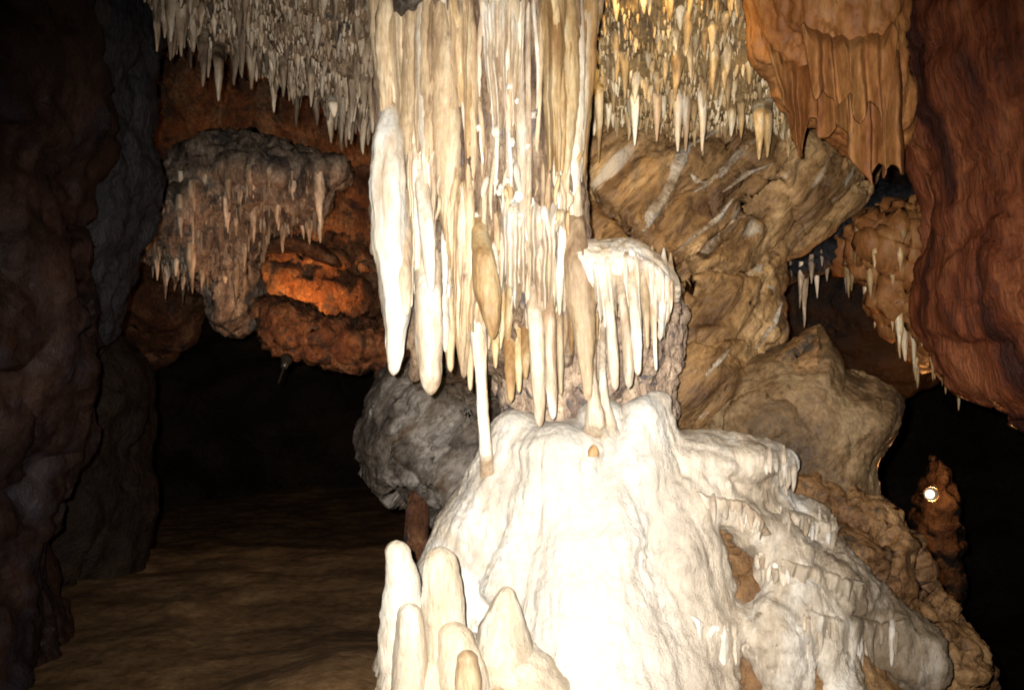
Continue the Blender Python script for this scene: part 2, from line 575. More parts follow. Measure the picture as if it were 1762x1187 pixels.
# ------------------------------------------------------------------ the setting: shell, ceiling, floor
def shell():
    nu, nv = 200, 110
    u = np.linspace(0, 2 * math.pi, nu, endpoint=False)
    v = np.linspace(0.01, math.pi - 0.01, nv)
    U, V = np.meshgrid(u, v, indexing='ij')
    d = np.stack([np.sin(V) * np.cos(U), np.sin(V) * np.sin(U), np.cos(V)], -1).reshape(-1, 3)
    r = 1 + .10 * fbm(d * 3, 4) + .05 * ridge(d * 7, 3)
    p = d * r[:, None] * np.array([9.5, 12.5, 6.5]) + np.array([0.5, 7.0, 1.0])
    i, j = np.meshgrid(np.arange(nu), np.arange(nv - 1), indexing='ij')
    a = i * nv + j
    b_ = ((i + 1) % nu) * nv + j
    f = np.stack([a, a + 1, b_ + 1, b_], -1).reshape(-1, 4)
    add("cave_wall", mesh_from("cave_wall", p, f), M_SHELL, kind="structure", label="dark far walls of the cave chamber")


def sheet(xs, ys, zfun):
    X, Y = np.meshgrid(xs, ys, indexing='ij')
    p = np.stack([X.ravel(), Y.ravel(), np.zeros(X.size)], 1)
    p[:, 2] = zfun(p)
    nx, ny = len(xs), len(ys)
    i, j = np.meshgrid(np.arange(nx - 1), np.arange(ny - 1), indexing='ij')
    a = i * ny + j
    f = np.stack([a, a + ny, a + ny + 1, a + 1], -1).reshape(-1, 4)
    return p, f


def floor_z(p):
    x, y = p[:, 0], p[:, 1]
    q = p.copy(); q[:, 2] = 0
    z = 0.07 * fbm(q * .7, 3) + 0.03 * fbm(q * 2.6 + 9, 4) + .03 * np.maximum(fbm(q * 1.6 + 40, 3), 0) + .012 * fbm(q * 9 + 3, 4)
    z = z + .22 * np.exp(-((x + .75) / .55) ** 2 - ((y - 4.6) / .9) ** 2)      # mud banked up against the mound
    z = z - 3.2 * np.clip((x - 1.75 - .12 * (y - 4)) / 1.4, 0, 1) ** 1.3 * np.clip((y - 3.2) / 1.0, 0, 1)   # drops into the side passage
    z = z - .9 * np.clip((y - 8.3) / 2.5, 0, 1)
    return z


shell()
p, f = sheet(np.linspace(-9, 10, 420), np.linspace(-4, 18, 480), floor_z)
add("cave_floor", mesh_from("cave_floor", p, f), M_MUD, kind="structure", label="trodden brown mud floor of the cave")


def ceil_z(p):
    x, y = p[:, 0], p[:, 1]
    q = p.copy(); q[:, 2] = 0
    z = 4.35 + np.clip((y - 5.0) * .36, -.6, 2.4)
    return z + .22 * fbm(q * .8 + 4, 4) + .06 * ridge(q * 3, 3)


p, f = sheet(np.linspace(-9, 10, 300), np.linspace(-4, 18, 340), ceil_z)
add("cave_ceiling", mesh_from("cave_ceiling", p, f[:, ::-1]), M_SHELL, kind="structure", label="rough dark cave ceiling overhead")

# ------------------------------------------------------------------ rock masses
def rock(name, outline, d, T, R, h, mat, label, cat, tilt=(0, 0), kind=None, steps=(), smooth=1, warp=.06, group=None, parent=None):
    r = Rock(outline, d, T, R, h, tilt, smooth, warp)
    for s in steps:
        getattr(r, s[0])(*s[1:])
    o = add(name, r.mesh(name), mat, parent=parent, label=label, cat=cat, kind=kind, group=group)
    o["_"] = 0
    del o["_"]
    return o, r


# left: dark near wall
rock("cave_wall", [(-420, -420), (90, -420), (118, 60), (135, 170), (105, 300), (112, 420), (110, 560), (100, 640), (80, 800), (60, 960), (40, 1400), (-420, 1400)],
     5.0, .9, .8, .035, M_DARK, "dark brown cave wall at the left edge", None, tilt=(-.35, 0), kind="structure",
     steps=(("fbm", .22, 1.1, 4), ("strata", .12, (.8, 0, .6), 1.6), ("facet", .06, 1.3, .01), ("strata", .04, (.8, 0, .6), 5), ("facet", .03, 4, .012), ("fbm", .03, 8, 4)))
rock("cave_wall", [(60, -420), (300, -420), (250, 60), (240, 200), (245, 330), (215, 430), (170, 560), (110, 640), (60, 640)],
     6.3, .6, .35, .035, M_BLUE, "blue-black crusted wall beside the left edge", None, kind="structure",
     steps=(("fbm", .12, 2.0, 4), ("ridge", .06, (6, 6, 2.5)), ("ridge", .03, 11)))
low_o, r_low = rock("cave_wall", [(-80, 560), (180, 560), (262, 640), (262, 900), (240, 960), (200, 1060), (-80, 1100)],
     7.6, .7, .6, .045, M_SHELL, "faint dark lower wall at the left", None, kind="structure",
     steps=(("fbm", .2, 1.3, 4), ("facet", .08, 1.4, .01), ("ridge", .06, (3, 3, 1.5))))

# left rear chamber
rock("cave_wall", [(150, -100), (760, -100), (760, 420), (640, 640), (560, 520), (420, 500), (330, 520), (250, 620), (150, 640)],
     12.0, 1.0, .8, .06, M_REDROCK, "rust brown rear wall of the left chamber", None, tilt=(0, -.5), kind="structure",
     steps=(("fbm", .35, .8, 4), ("strata", .2, (.55, 0, .83), 1.5), ("facet", .08, 1.6, .02), ("ridge", .06, 3.5)))
shelf, r_shelf = rock("rock_shelf", [(248, 350), (285, 305), (340, 268), (400, 245), (455, 250), (520, 272), (600, 292), (604, 306), (566, 318), (548, 372), (470, 372), (434, 400), (425, 470),
     (418, 562), (385, 545), (372, 500), (330, 470), (268, 440), (250, 400)],
     9.4, .7, .55, .035, M_SHELF, "grey stalactite-hung rock shelf in the left rear chamber", "rock shelf", smooth=1,
     steps=(("fbm", .16, 1.6, 4), ("ridge", .10, (5, 5, 2)), ("ridge", .06, (11, 11, 5))))
rock("rock_recess", [(425, 350), (620, 360), (640, 430), (660, 520), (600, 560), (520, 560), (450, 520), (425, 470)],
     11.3, .5, .6, .035, M_REDROCK, "orange lit hollow of rock below the grey shelf", "rock", tilt=(.1, .3),
     steps=(("fbm", .2, 1.5, 4), ("strata", .14, (.25, 0, .97), 2.2), ("facet", .12, 2.5, .04), ("ridge", .06, 6)))
rock("rock_ledge", [(436, 425), (470, 412), (500, 405), (540, 415), (580, 440), (590, 462), (560, 456), (520, 432), (480, 430), (444, 446)],
     9.9, .25, .1, .02, M_REDROCK, "curved orange ledge glowing inside the rock hollow", "rock ledge", warp=.02,
     steps=(("fbm", .05, 4, 4), ("ridge", .02, 12)))
rock("rock_bank", [(420, 490), (450, 520), (520, 540), (600, 560), (720, 560), (720, 640), (600, 626), (520, 610), (480, 590), (460, 550)],
     9.3, .4, .3, .03, M_REDROCK, "rust red rock bank at the foot of the left chamber", "rock",
     steps=(("fbm", .14, 1.8, 4), ("ridge", .10, (3, 3, 5)), ("facet", .05, 4, .03), ("ridge", .06, 8), ("fbm", .03, 18, 4)))

# grey boulder behind the mound, left
bould, r_b = rock("boulder", [(668, 655), (730, 620), (860, 640), (960, 760), (980, 1010), (850, 1010), (800, 900), (770, 895), (725, 880), (690, 860), (645, 815), (620, 765), (640, 690)],
     6.3, .5, .34, .02, M_GREY, "rough grey boulder hanging behind the white mound, left of it", "boulder",
     steps=(("fbm", .08, 1.8, 4), ("facet", .12, 1.25, 0, 5), ("strata", .05, (.75, .1, -.66), 3, .25), ("facet", .025, 6, .006), ("fbm", .015, 16, 4)))

# sloping banded face right of the column
tilt_o, r_tilt = rock("tilted_rock", [(930, 120), (1060, 170), (1330, 120), (1510, 245), (1462, 325), (1400, 395), (1330, 455), (1312, 530), (1300, 592), (1262, 606), (1242, 690), (1160, 740), (960, 740)],
     6.4, .6, .7, .017, M_SLAB, "brown tilted rock face with pale diagonal bands behind the column", "rock face", tilt=(.15, .35),
     steps=(("fbm", .14, 1.1, 3), ("strata", .13, (.67, 0.1, -.74), 2.0, .12), ("facet", .05, (1.6, 1.2, 1.6), .01), ("strata", .05, (.67, 0.1, -.74), 6, .12), ("groove", [(1150, 490), (1200, 440), (1255, 400), (1292, 348), (1345, 322)], 7, .10), ("groove", [(1292, 350), (1312, 356), (1322, 365)], 13, .16), ("groove", [(1180, 470), (1240, 460), (1290, 470), (1330, 430)], 6, .07), ("groove", [(1010, 330), (1080, 390), (1150, 460), (1200, 500)], 9, .10), ("groove", [(1345, 470), (1400, 400), (1480, 320)], 6, .06), ("groove", [(1140, 600), (1190, 580), (1240, 590)], 7, .09), ("strata", .012, (.67, 0.1, -.74), 20, .2), ("fbm", .008, 22, 3)))
# right brown boulder with its peak
bank, r_bank = rock("boulder", [(1180, 700), (1235, 630), (1290, 604), (1345, 588), (1408, 558), (1416, 590), (1432, 640), (1470, 662), (1514, 690), (1505, 735), (1486, 780), (1480, 850), (1500, 900), (1400, 960), (1200, 960)],
     5.9, .6, .42, .016, M_BANK, "brown boulder with a pointed peak right of the column", "boulder", smooth=0, warp=.02,
     steps=(("fbm", .06, 1.6, 4), ("facet", .08, 1.5, .015), ("strata", .03, (.3, .2, -.9), 4), ("fbm", .03, 5, 4), ("ridge", .010, 13)))
rock("peak", [(1330, 625), (1368, 588), (1408, 556), (1418, 590), (1428, 640), (1420, 680), (1340, 680)], 5.62, .22, .16, .014, M_BROWN, None, None, parent=bank, smooth=0, warp=.01, tilt=(.2, .2),
     steps=(("facet", .04, 3, .01), ("fbm", .02, 6, 4), ("ridge", .008, 13)))
rock("corner", [(1420, 660), (1470, 664), (1516, 692), (1506, 736), (1480, 780), (1430, 780)], 5.8, .25, .18, .016, M_BROWN, None, None, parent=bank, smooth=0, warp=.01,
     steps=(("facet", .04, 3, .01), ("fbm", .02, 6, 4), ("ridge", .008, 13)))
rock("rock_slope", [(1300, 820), (1400, 830), (1480, 850), (1532, 878), (1545, 915), (1575, 960), (1580, 1000), (1640, 1050), (1690, 1100), (1700, 1400), (1250, 1400)],
     5.6, .7, .6, .022, M_BROWN, "brown rubbly slope falling away right of the white mound", "rock slope", tilt=(.2, 0),
     steps=(("fbm", .12, 1.8, 4), ("facet", .12, 2.6, .03), ("fbm", .06, 7, 4), ("facet", .03, 9, .012)))

# ceiling fields
fieldL, r_fl = rock("rock_ceiling", [(180, -420), (700, -420), (690, 175), (640, 175), (560, 130), (480, 95), (420, 65), (330, 45), (250, 5)],
     6.4, .9, .8, .030, M_CEIL, "dark crusted ceiling bulge bristling with stalactites, left of the column", "rock ceiling", tilt=(0, -.55), kind="structure",
     steps=(("fbm", .18, 1.6, 4), ("ridge", .07, (5, 5, 2.2)), ("ridge", .04, (12, 12, 5))))
fieldR, r_fr = rock("rock_ceiling", [(900, -420), (1360, -420), (1330, 40), (1345, 160), (1372, 225), (1300, 215), (1220, 230), (1150, 220), (1090, 185), (1000, 200)],
     5.9, .8, .7, .026, M_CEIL_Y, "yellow crusted ceiling bulge bristling with stalactites, right of the column", "rock ceiling", tilt=(0, -.5), kind="structure",
     steps=(("fbm", .16, 1.6, 4), ("ridge", .06, (5, 5, 2.2)), ("ridge", .035, (12, 12, 5))))

# orange drapery at the upper right
drape, r_dr = rock("rock_drapery", [(1290, -420), (1540, -420), (1528, 60), (1548, 180), (1545, 240), (1500, 250), (1450, 215), (1400, 190), (1362, 180), (1345, 140), (1305, 75)],
     5.1, .42, .3, .015, M_ORANGE, "orange brown stone drapery with ragged lower points, upper right", "drapery", smooth=1, warp=.015, tilt=(-.1, -.2),
     steps=(("fbm", .12, 1.8, 4), ("ridge", .05, (7, 7, .8)), ("ridge", .018, (18, 18, 2.5)), ("fbm", .015, 16, 3)))
rock("flowstone_patch", [(1545, 205), (1580, 210), (1600, 300), (1612, 345), (1592, 330), (1575, 300), (1555, 270)],
     5.7, .15, .12, .016, M_GREY, "small grey white flowstone patch between orange drapery and red wall", "flowstone", warp=.02,
     steps=(("fbm", .05, 4, 4), ("ridge", .03, (12, 12, 3))))
# red wall, right edge
rock("cave_wall", [(1530, -420), (2200, -420), (2200, 900), (1900, 800), (1790, 716), (1740, 672), (1700, 668), (1672, 600), (1640, 520), (1650, 400), (1630, 300), (1585, 160)],
     4.9, .6, .45, .024, M_RED, "red brown fluted cave wall at the right edge", None, tilt=(-.45, 0), kind="structure",
     steps=(("fbm", .08, .9, 3), ("strata", .08, (.97, .5, .22), 3.2, .04, 2), ("strata", .05, (.97, .5, .22), 8, .08, 2), ("facet", .03, 3, .01), ("fbm", .02, 9, 3)))

# right passage
rock("cave_wall", [(1300, 200), (1640, 200), (1680, 640), (1540, 680), (1460, 700), (1300, 700)],
     9.6, .8, .8, .05, M_SHELL, "dark brown passage wall behind the pointed boulder", None, kind="structure", tilt=(0, -.3),
     steps=(("fbm", .3, 1.0, 4), ("strata", .12, (.5, 0, .8), 2), ("ridge", .05, 4)))
rp1, r_p1 = rock("rock_overhang", [(1340, 470), (1400, 405), (1450, 360), (1500, 330), (1570, 360), (1600, 420), (1540, 420), (1480, 400), (1440, 440), (1390, 470)],
     7.4, .4, .25, .022, M_BLUE, "blue-grey crusted overhang under the tilted rock face", "rock",
     steps=(("fbm", .14, 2.2, 4), ("facet", .12, 3, .03), ("ridge", .07, 7), ("ridge", .04, 13)))
rp2, r_p2 = rock("rock_overhang", [(1462, 420), (1500, 400), (1560, 372), (1620, 360), (1650, 440), (1640, 540), (1680, 640), (1640, 632), (1598, 590), (1560, 560), (1528, 520), (1520, 480), (1480, 462)],
     6.9, .30, .12, .018, M_ORANGE, "ragged orange rock overhang hung with teeth above the dark passage", "rock", warp=.16,
     steps=(("fbm", .14, 2.5, 4), ("facet", .10, 4, .03), ("ridge", .10, (7, 7, 2.5)), ("ridge", .05, (14, 14, 6))))

# ------------------------------------------------------------------ dripstone building tools
def spindle(path, n=18, seg=0.014, seed=0, rough=.10, flute=.12, nfl=6, yscale=1.0, tip='bottom', ripple=.04):
    """tapered, fluted, slightly lumpy drip form along a path of (x, y, z, radius), from first to last point"""
    P_ = np.asarray(path, float)
    seglen = np.linalg.norm(np.diff(P_[:, :3], axis=0), axis=1)
    t = np.concatenate([[0], np.cumsum(seglen)])
    L = t[-1]
    m = int(np.clip(L / seg, 8, 70))
    s = np.linspace(0, L, m)
    if tip:
        s = L * (1 - (1 - np.linspace(0, 1, m)) ** 1.25)
    c = np.stack([np.interp(s, t, P_[:, k]) for k in range(4)], 1)
    for _ in range(2):
        c[1:-1] = (c[:-2] + 2 * c[1:-1] + c[2:]) / 4
    r = c[:, 3].copy()
    if tip:                                            # rounded drip end
        e = np.clip((L - s) / max(r[-1] * (1.05 if tip == 'blunt' else 2.2), 1e-4), 0, 1)
        r *= np.sqrt(np.clip(1 - (1 - e) ** 2, 0.004, 1))
    a = np.linspace(0, 2 * math.pi, n, endpoint=False)
    A, I = np.meshgrid(a, np.arange(m))
    ph = seed * 1.7
    sv = s[I]
    q = np.stack([np.cos(A).ravel() * 1.3 + seed * 5.1, np.sin(A).ravel() * 1.3, (sv * 7).ravel()], 1)
    q2 = np.stack([np.cos(A).ravel() * nfl * .55 + seed, np.sin(A).ravel() * nfl * .55 + 3, (sv * 1.1).ravel() + seed], 1)
    q3 = np.stack([np.cos(A).ravel() * .5 + seed, np.sin(A).ravel() * .5, (sv * 26).ravel()], 1)
    rad = r[I].ravel() * (1 + rough * 2.2 * fbm(q, 3) + flute * ridge(q2, 2) + ripple * 2 * perlin(q3))
    x = c[I.ravel(), 0] + np.cos(A).ravel() * rad
    y = c[I.ravel(), 1] + np.sin(A).ravel() * rad * yscale
    z = c[I.ravel(), 2]
    v = np.stack([x, y, z], 1)
    i, j = np.meshgrid(np.arange(m - 1), np.arange(n), indexing='ij')
    k = i * n + j
    k2 = i * n + (j + 1) % n
    f = np.stack([k, k + n, k2 + n, k2], -1).reshape(-1, 4)
    return v, f


def drip(name, pts, d, mat, label=None, cat="stalactite", group=None, parent=None, seed=0, **kw):
    """pts: (px, py, half width px) from root to tip at distance d (or with a 4th value, its own distance)"""
    path = []
    for q in pts:
        dd = q[3] if len(q) > 3 else d
        w = W(q[0], q[1], dd)
        path.append((w[0], w[1], w[2], q[2] / FPX * dd))
    if path[0][2] < path[-1][2] and kw.get('tip', 'bottom') is not None:
        pass
    v, f = spindle(path, seed=seed, **kw)
    base = np.array(path[0][:3])
    if path[0][2] < path[-1][2]:
        f = f[:, ::-1]
    o = add(name, mesh_from(name, v - base, f[:, ::-1]), mat, parent=parent, label=label, cat=cat, group=group, loc=base)
    return o


def curtain(name, top, bot, dist, mat, thick=.02, pleat=.03, npl=7, nu=90, nv=26, seed=0, label=None, cat=None, parent=None, lean=0.0, teeth=0.0, nteeth=30, fade=0.0, root=0.0):
    """a hanging sheet of stone with pleats, thinning to a ragged hem; dist is metres or a function of the pixel"""
    def along(line, u):
        L_ = np.asarray(line, float)
        t = np.concatenate([[0], np.cumsum(np.linalg.norm(np.diff(L_, axis=0), axis=1))])
        return np.interp(u * t[-1], t, L_[:, 0]), np.interp(u * t[-1], t, L_[:, 1])
    u = np.linspace(0, 1, nu)
    tx, ty = along(top, u)
    bx_, by_ = along(bot, u)
    if teeth:
        q = np.stack([u * nteeth + seed * 3.7, u * 0 + .3, u * 0 + seed], 1)
        by_ = by_ + teeth * (np.abs(perlin(q)) * 2.0 + .5 * np.abs(perlin(q * 2.7)) - .5)
    if fade:
        w_ = np.clip(np.minimum(u, 1 - u) / fade, 0, 1)
        w_ = w_ * w_ * (3 - 2 * w_)
        by_ = ty + (by_ - ty) * (.1 + .9 * w_)
    dt = np.array([dist(x, y) if callable(dist) else dist for x, y in zip(tx, ty)])
    if callable(dist):
        dt = np.convolve(np.pad(dt, 4, mode='edge'), np.ones(9) / 9, 'valid')
    ph = 2 * math.pi * npl * u + 2.5 * perlin(np.stack([u * 5 + seed, u * 0 + .5, u * 0 + .5], 1))
    amp = .6 + .8 * np.abs(perlin(np.stack([u * 9 + seed * 2, u * 0 + 1.5, u * 0 + .5], 1)))
    V = []
    for side in (-1, 1):
        for v_ in np.linspace(0, 1, nv):
            x = tx + (bx_ - tx) * v_
            y = ty + (by_ - ty) * v_
            d = dt + lean * v_ + root * max(0, 1 - v_ * 3.5) ** 2
            off = pleat * math.sqrt(v_ + .02) * np.sin(ph) * amp + side * thick * (1 - .75 * v_)
            p_ = np.stack([(x - 881) / FPX * d, d + off, CAM_Z - (y - 593.5) / FPX * d], 1)
            V.append(p_)
    V = np.concatenate(V)
    V = V + .012 * np.stack([fbm(V * 7 + 3, 3), fbm(V * 7 + 9, 3), 0 * V[:, 0]], 1)
    i, j = np.meshgrid(np.arange(nv - 1), np.arange(nu - 1), indexing='ij')
    a = (i * nu + j).ravel()
    f1 = np.stack([a, a + nu, a + nu + 1, a + 1], 1)
    o2 = nu * nv
    f2 = f1[:, ::-1] + o2
    jj = np.arange(nu - 1)
    lb = (nv - 1) * nu
    f3 = np.stack([lb + jj, lb + jj + o2, lb + jj + 1 + o2, lb + jj + 1], 1)
    f4 = np.stack([jj, jj + 1, jj + 1 + o2, jj + o2], 1)
    ii = np.arange(nv - 1) * nu
    f5 = np.stack([ii, ii + o2, ii + nu + o2, ii + nu], 1)
    f6 = np.stack([ii + nu - 1, ii + nu + nu - 1, ii + nu + nu - 1 + o2, ii + nu - 1 + o2], 1)
    F_ = np.concatenate([f1, f2, f3, f4, f5, f6])
    return add(name, mesh_from(name, V, F_), mat, parent=parent, label=label, cat=cat)


# ------------------------------------------------------------------ the hanging dripstone column
def sm(a, b, k):
    h = np.clip(.5 + .5 * (b - a) / k, 0, 1)
    return b + (a - b) * h - k * h * (1 - h)


class _Col:
    pass


r_col = _Col()
CT = np.array([  # py, left px, right px, half depth, centre distance
    (-420, 640, 1012, .42, 4.75), (60, 648, 1008, .40, 4.75), (200, 652, 1004, .40, 4.75), (340, 664, 1004, .39, 4.75), (450, 694, 1010, .36, 4.77), (520, 742, 1022, .32, 4.80),
    (600, 800, 1012, .25, 4.86), (660, 860, 1000, .16, 4.92), (700, 900, 990, .08, 4.95)])
_cz = CAM_Z - (CT[:, 0] - 593.5) / FPX * 4.6


def col_axis(z):
    o_ = np.argsort(_cz)
    l = np.interp(z, _cz[o_], CT[o_, 1]); r = np.interp(z, _cz[o_], CT[o_, 2])
    return ((l + r) / 2 - 881) / FPX * 4.7, (r - l) / 2 / FPX * 4.7, np.interp(z, _cz[o_], CT[o_, 3]), np.interp(z, _cz[o_], CT[o_, 4])


def col_depth(px, py):
    z = CAM_Z - (py - 593.5) / FPX * 4.4
    cx, a_, b_, cy = col_axis(z)
    u = np.clip(((px - 881) / FPX * 4.42 - cx) / a_, -.985, .985)
    return float(cy - b_ * math.sqrt(1 - u * u))


FUSED = [  # px top, py top, px bottom, py bottom, half width
    (660, -60, 662, 215, 16), (684, -40, 690, 250, 15), (706, -60, 706, 330, 17), (733, -40, 738, 330, 15), (757, -60, 772, 470, 26), (782, -60, 800, 300, 12), (796, 20, 812, 360, 13),
    (824, -60, 846, 260, 11), (846, -50, 856, 240, 10), (874, -60, 858, 235, 10), (890, -40, 872, 200, 9), (902, -60, 908, 220, 12), (922, -60, 920, 280, 12), (944, -60, 946, 260, 13), (962, -60, 966, 320, 14),
    (985, -60, 978, 350, 18), (998, 60, 986, 440, 15), (940, 190, 936, 380, 14), (1000, 260, 992, 450, 14), (680, 200, 690, 480, 16), (700, 220, 712, 450, 14), (718, 250, 728, 430, 13), (745, 280, 758, 500, 12),
    (768, 330, 778, 500, 13), (790, 330, 794, 570, 12), (814, 350, 822, 540, 13), (840, 300, 846, 430, 10), (866, 330, 868, 500, 10), (890, 360, 888, 540, 11), (912, 340, 914, 500, 11), (936, 350, 940, 520, 10),
    (958, 370, 962, 560, 12), (980, 390, 986, 540, 13), (1002, 410, 1002, 520, 14), (850, 480, 852, 600, 10), (880, 500, 880, 600, 11), (900, 500, 904, 610, 10), (925, 480, 926, 600, 12), (970, 520, 972, 620, 11),
    (655, 190, 656, 430, 14)]
_rf = random.Random(21)
for k in range(60):
    x = _rf.uniform(655, 1003); y = _rf.uniform(-60, 480)
    FUSED.append((x, y, x + _rf.uniform(-8, 12), y + _rf.uniform(70, 220), _rf.uniform(5, 10)))


def column_mesh():
    lo = np.array([-.75, 4.1, W(0, 705, 4.6)[2]]); hi = np.array([.5, 5.25, W(0, -330, 4.6)[2]])
    h = .0115
    ax = [np.arange(lo[k], hi[k] + h, h) for k in range(3)]
    X, Y, Z = np.meshgrid(*ax, indexing='ij', sparse=True)
    cx, a_, b_, cy = col_axis(ax[2])
    S = (np.sqrt(((X - cx) / a_) ** 2 + ((Y - cy) / b_) ** 2) - 1) * np.minimum(a_, b_)
    S = S.astype(np.float32)
    for q, (x0, y0, x1, y1, w) in enumerate(FUSED):
        n_ = 5
        pr = []
        for t in np.linspace(0, 1, n_):
            x = x0 + (x1 - x0) * t + 2.5 * math.sin(q * 1.3 + 4 * t); y = y0 + (y1 - y0) * t
            ww = w * (.7 + .5 * t) * (1 if t < .8 else .75)
            pr.append((W(x, y, col_depth(x, y) + .15 * w / FPX * 4.4 - .01 * t), ww / FPX * 4.4))
        for (pa, ra), (pb, rb) in zip(pr[:-1], pr[1:]):
            mn = np.minimum(pa, pb) - max(ra, rb) - .05; mx = np.maximum(pa, pb) + max(ra, rb) + .05
            sl = tuple(slice(max(0, int((mn[k] - lo[k]) / h)), max(0, int((mx[k] - lo[k]) / h) + 1)) for k in range(3))
            xs, ys, zs = ax[0][sl[0]][:, None, None], ax[1][sl[1]][None, :, None], ax[2][sl[2]][None, None, :]
            if not (xs.size and ys.size and zs.size):
                continue
            ba = pb - pa
            hh = np.clip(((xs - pa[0]) * ba[0] + (ys - pa[1]) * ba[1] + (zs - pa[2]) * ba[2]) / (ba @ ba), 0, 1)
            dd = np.sqrt((xs - pa[0] - ba[0] * hh) ** 2 + (ys - pa[1] - ba[1] * hh) ** 2 + (zs - pa[2] - ba[2] * hh) ** 2) - (ra + (rb - ra) * hh)
            S[sl] = sm(S[sl], dd, .014)
    v, f = surface_net(lambda *_: S, lo, hi, h)
    v = relax(v, f, 1)
    n = normals(v, f)
    lowz = np.clip((W(0, 150, 4.5)[2] - v[:, 2]) / .6, .25, 1)
    v = v + n * (.03 * fbm(v * 2.6, 3) + lowz * .014 * ridge(v * np.array([11, 11, .9]), 3) + .008 * ridge(v * np.array([26, 26, 3]), 2) + lowz * .014 * fbm(v * 24, 4))[:, None]
    return v, f


v, f = column_mesh()
r_col.v = v
base = np.array([-.15, 4.75, 3.4])
col_o = add("dripstone_column", mesh_from("dripstone_column", v - base, f), M_BODY, label="tall cream dripstone column hanging from the ceiling to the white mound", cat="dripstone column", loc=base)
rock("core", [(840, 480), (1000, 460), (1120, 450), (1166, 490), (1170, 580), (1160, 650), (1150, 760), (900, 780), (866, 680)],
     5.05, .32, .3, .015, M_CORE, None, None, parent=col_o, warp=.05, tilt=(.15, -.1),
     steps=(("fbm", .08, 3, 4), ("ridge", .04, (9, 9, 1.5)), ("facet", .03, 9, .015), ("ridge", .02, (22, 22, 6))))


def col_front(px, py):
    """distance of the column's face at a pixel"""
    c = W(px, py, 4.4)
    m = (np.abs(r_col.v[:, 0] - c[0]) < .05) & (np.abs(r_col.v[:, 2] - c[2]) < .06)
    if not m.any():
        return 4.6
    return float(r_col.v[m, 1].min())


rr = random.Random(3)
# fused ribs of the column: parts
ribs = [  # px top, py top, px bottom, py bottom, half width top, half width mid, material, stand-off
    (770, -60, 800, 260, 7, 9, M_OCHRE, 0), (800, -60, 810, 350, 8, 10, M_OCHRE, 0), (955, -60, 964, 300, 9, 11, M_OCHRE, 0), (984, -60, 974, 340, 12, 15, M_OCHRE, 0), (998, -60, 984, 430, 11, 13, M_CREAM, 0),
    (655, 200, 658, 430, 12, 15, M_WHITE, 0), (680, 205, 692, 500, 12, 14, M_WHITE, 0), (718, 240, 730, 440, 9, 12, M_WHITE, 0), (836, -60, 858, 250, 6, 7, M_CREAM, 0), (884, -60, 859, 230, 6, 7, M_CREAM, 0),
    (757, -60, 772, 460, 16, 23, M_TAN, 0), (704, -60, 706, 330, 13, 16, M_TAN, 0), (730, -60, 742, 320, 12, 14, M_TAN, 0), (668, -60, 664, 230, 13, 16, M_TAN, 0)]
ribs += [(1030, -90, 1002, 250, 9, 11, M_OCHRE, 0), (1052, -90, 1006, 170, 8, 9, M_TAN, .02), (1018, -90, 998, 330, 10, 12, M_TAN, 0), (640, -90, 654, 180, 9, 11, M_TAN, 0),
         (652, 215, 660, 470, 8, 10, M_WHITE, -.05), (690, 225, 692, 520, 9, 11, M_WHITE, -.03), (674, 235, 676, 560, 9, 10, M_WHITE, -.075)]
x = 652.0
while x < 1004:                                 # outer layer, flaring towards the ceiling
    w = rr.choice([rr.uniform(3, 6), rr.uniform(5, 10), rr.uniform(9, 15)])
    x += w * 1.1
    xx = x + rr.uniform(-4, 4)
    y = rr.uniform(-110, -40)
    xt = 825 + (xx - 825) * rr.uniform(1.0, 1.14) + rr.uniform(-12, 12)
    ribs.append((xt, y, xx + rr.uniform(-9, 9), rr.choice([rr.uniform(170, 330), rr.uniform(300, 520)]), w * .75, w, rr.choice([M_OCHRE, M_TAN, M_CREAM] if xx > 935 else [M_TAN, M_CREAM, M_CREAM]), rr.uniform(-.005, .03)))
    x += w * .6
for x in np.arange(690, 1010, 10.0):            # middle layer
    xx = x + rr.uniform(-5, 5)
    w = rr.uniform(4.5, 9)
    ribs.append((xx, rr.uniform(230, 420), xx + rr.uniform(-5, 6), rr.uniform(470, 610), w * .9, w, rr.choice([M_CREAM, M_CREAM, M_TAN, M_WHITE]), rr.uniform(.0, .05)))
for x in np.arange(745, 1020, 9.0):             # inner layer
    xx = x + rr.uniform(-5, 5)
    w = rr.uniform(3.5, 8)
    ribs.append((xx, rr.uniform(420, 520), xx + rr.uniform(-5, 5), rr.uniform(570, 665), w * .9, w, rr.choice([M_CREAM, M_TAN, M_TAN, M_OCHRE]), rr.uniform(.04, .10)))
for k in range(70):                              # short tips in tiers
    x = rr.uniform(690, 1005)
    y = rr.uniform(230, 560)
    if y > 470 and x < 760:
        continue
    w = rr.uniform(3, 7)
    ribs.append((x, y, x + rr.uniform(-5, 5), y + rr.uniform(28, 75), w, w, rr.choice([M_CREAM, M_TAN, M_BODY, M_WHITE, M_OCHRE]), rr.uniform(-.03, 0)))
for k in range(40):                              # slender ones between
    x = rr.uniform(655, 1000)
    y = rr.uniform(120, 480)
    w = rr.uniform(2, 4)
    ribs.append((x, y, x + rr.uniform(-4, 5), y + rr.uniform(50, 160), w, w, rr.choice([M_CREAM, M_TAN, M_WHITE]), -.01))
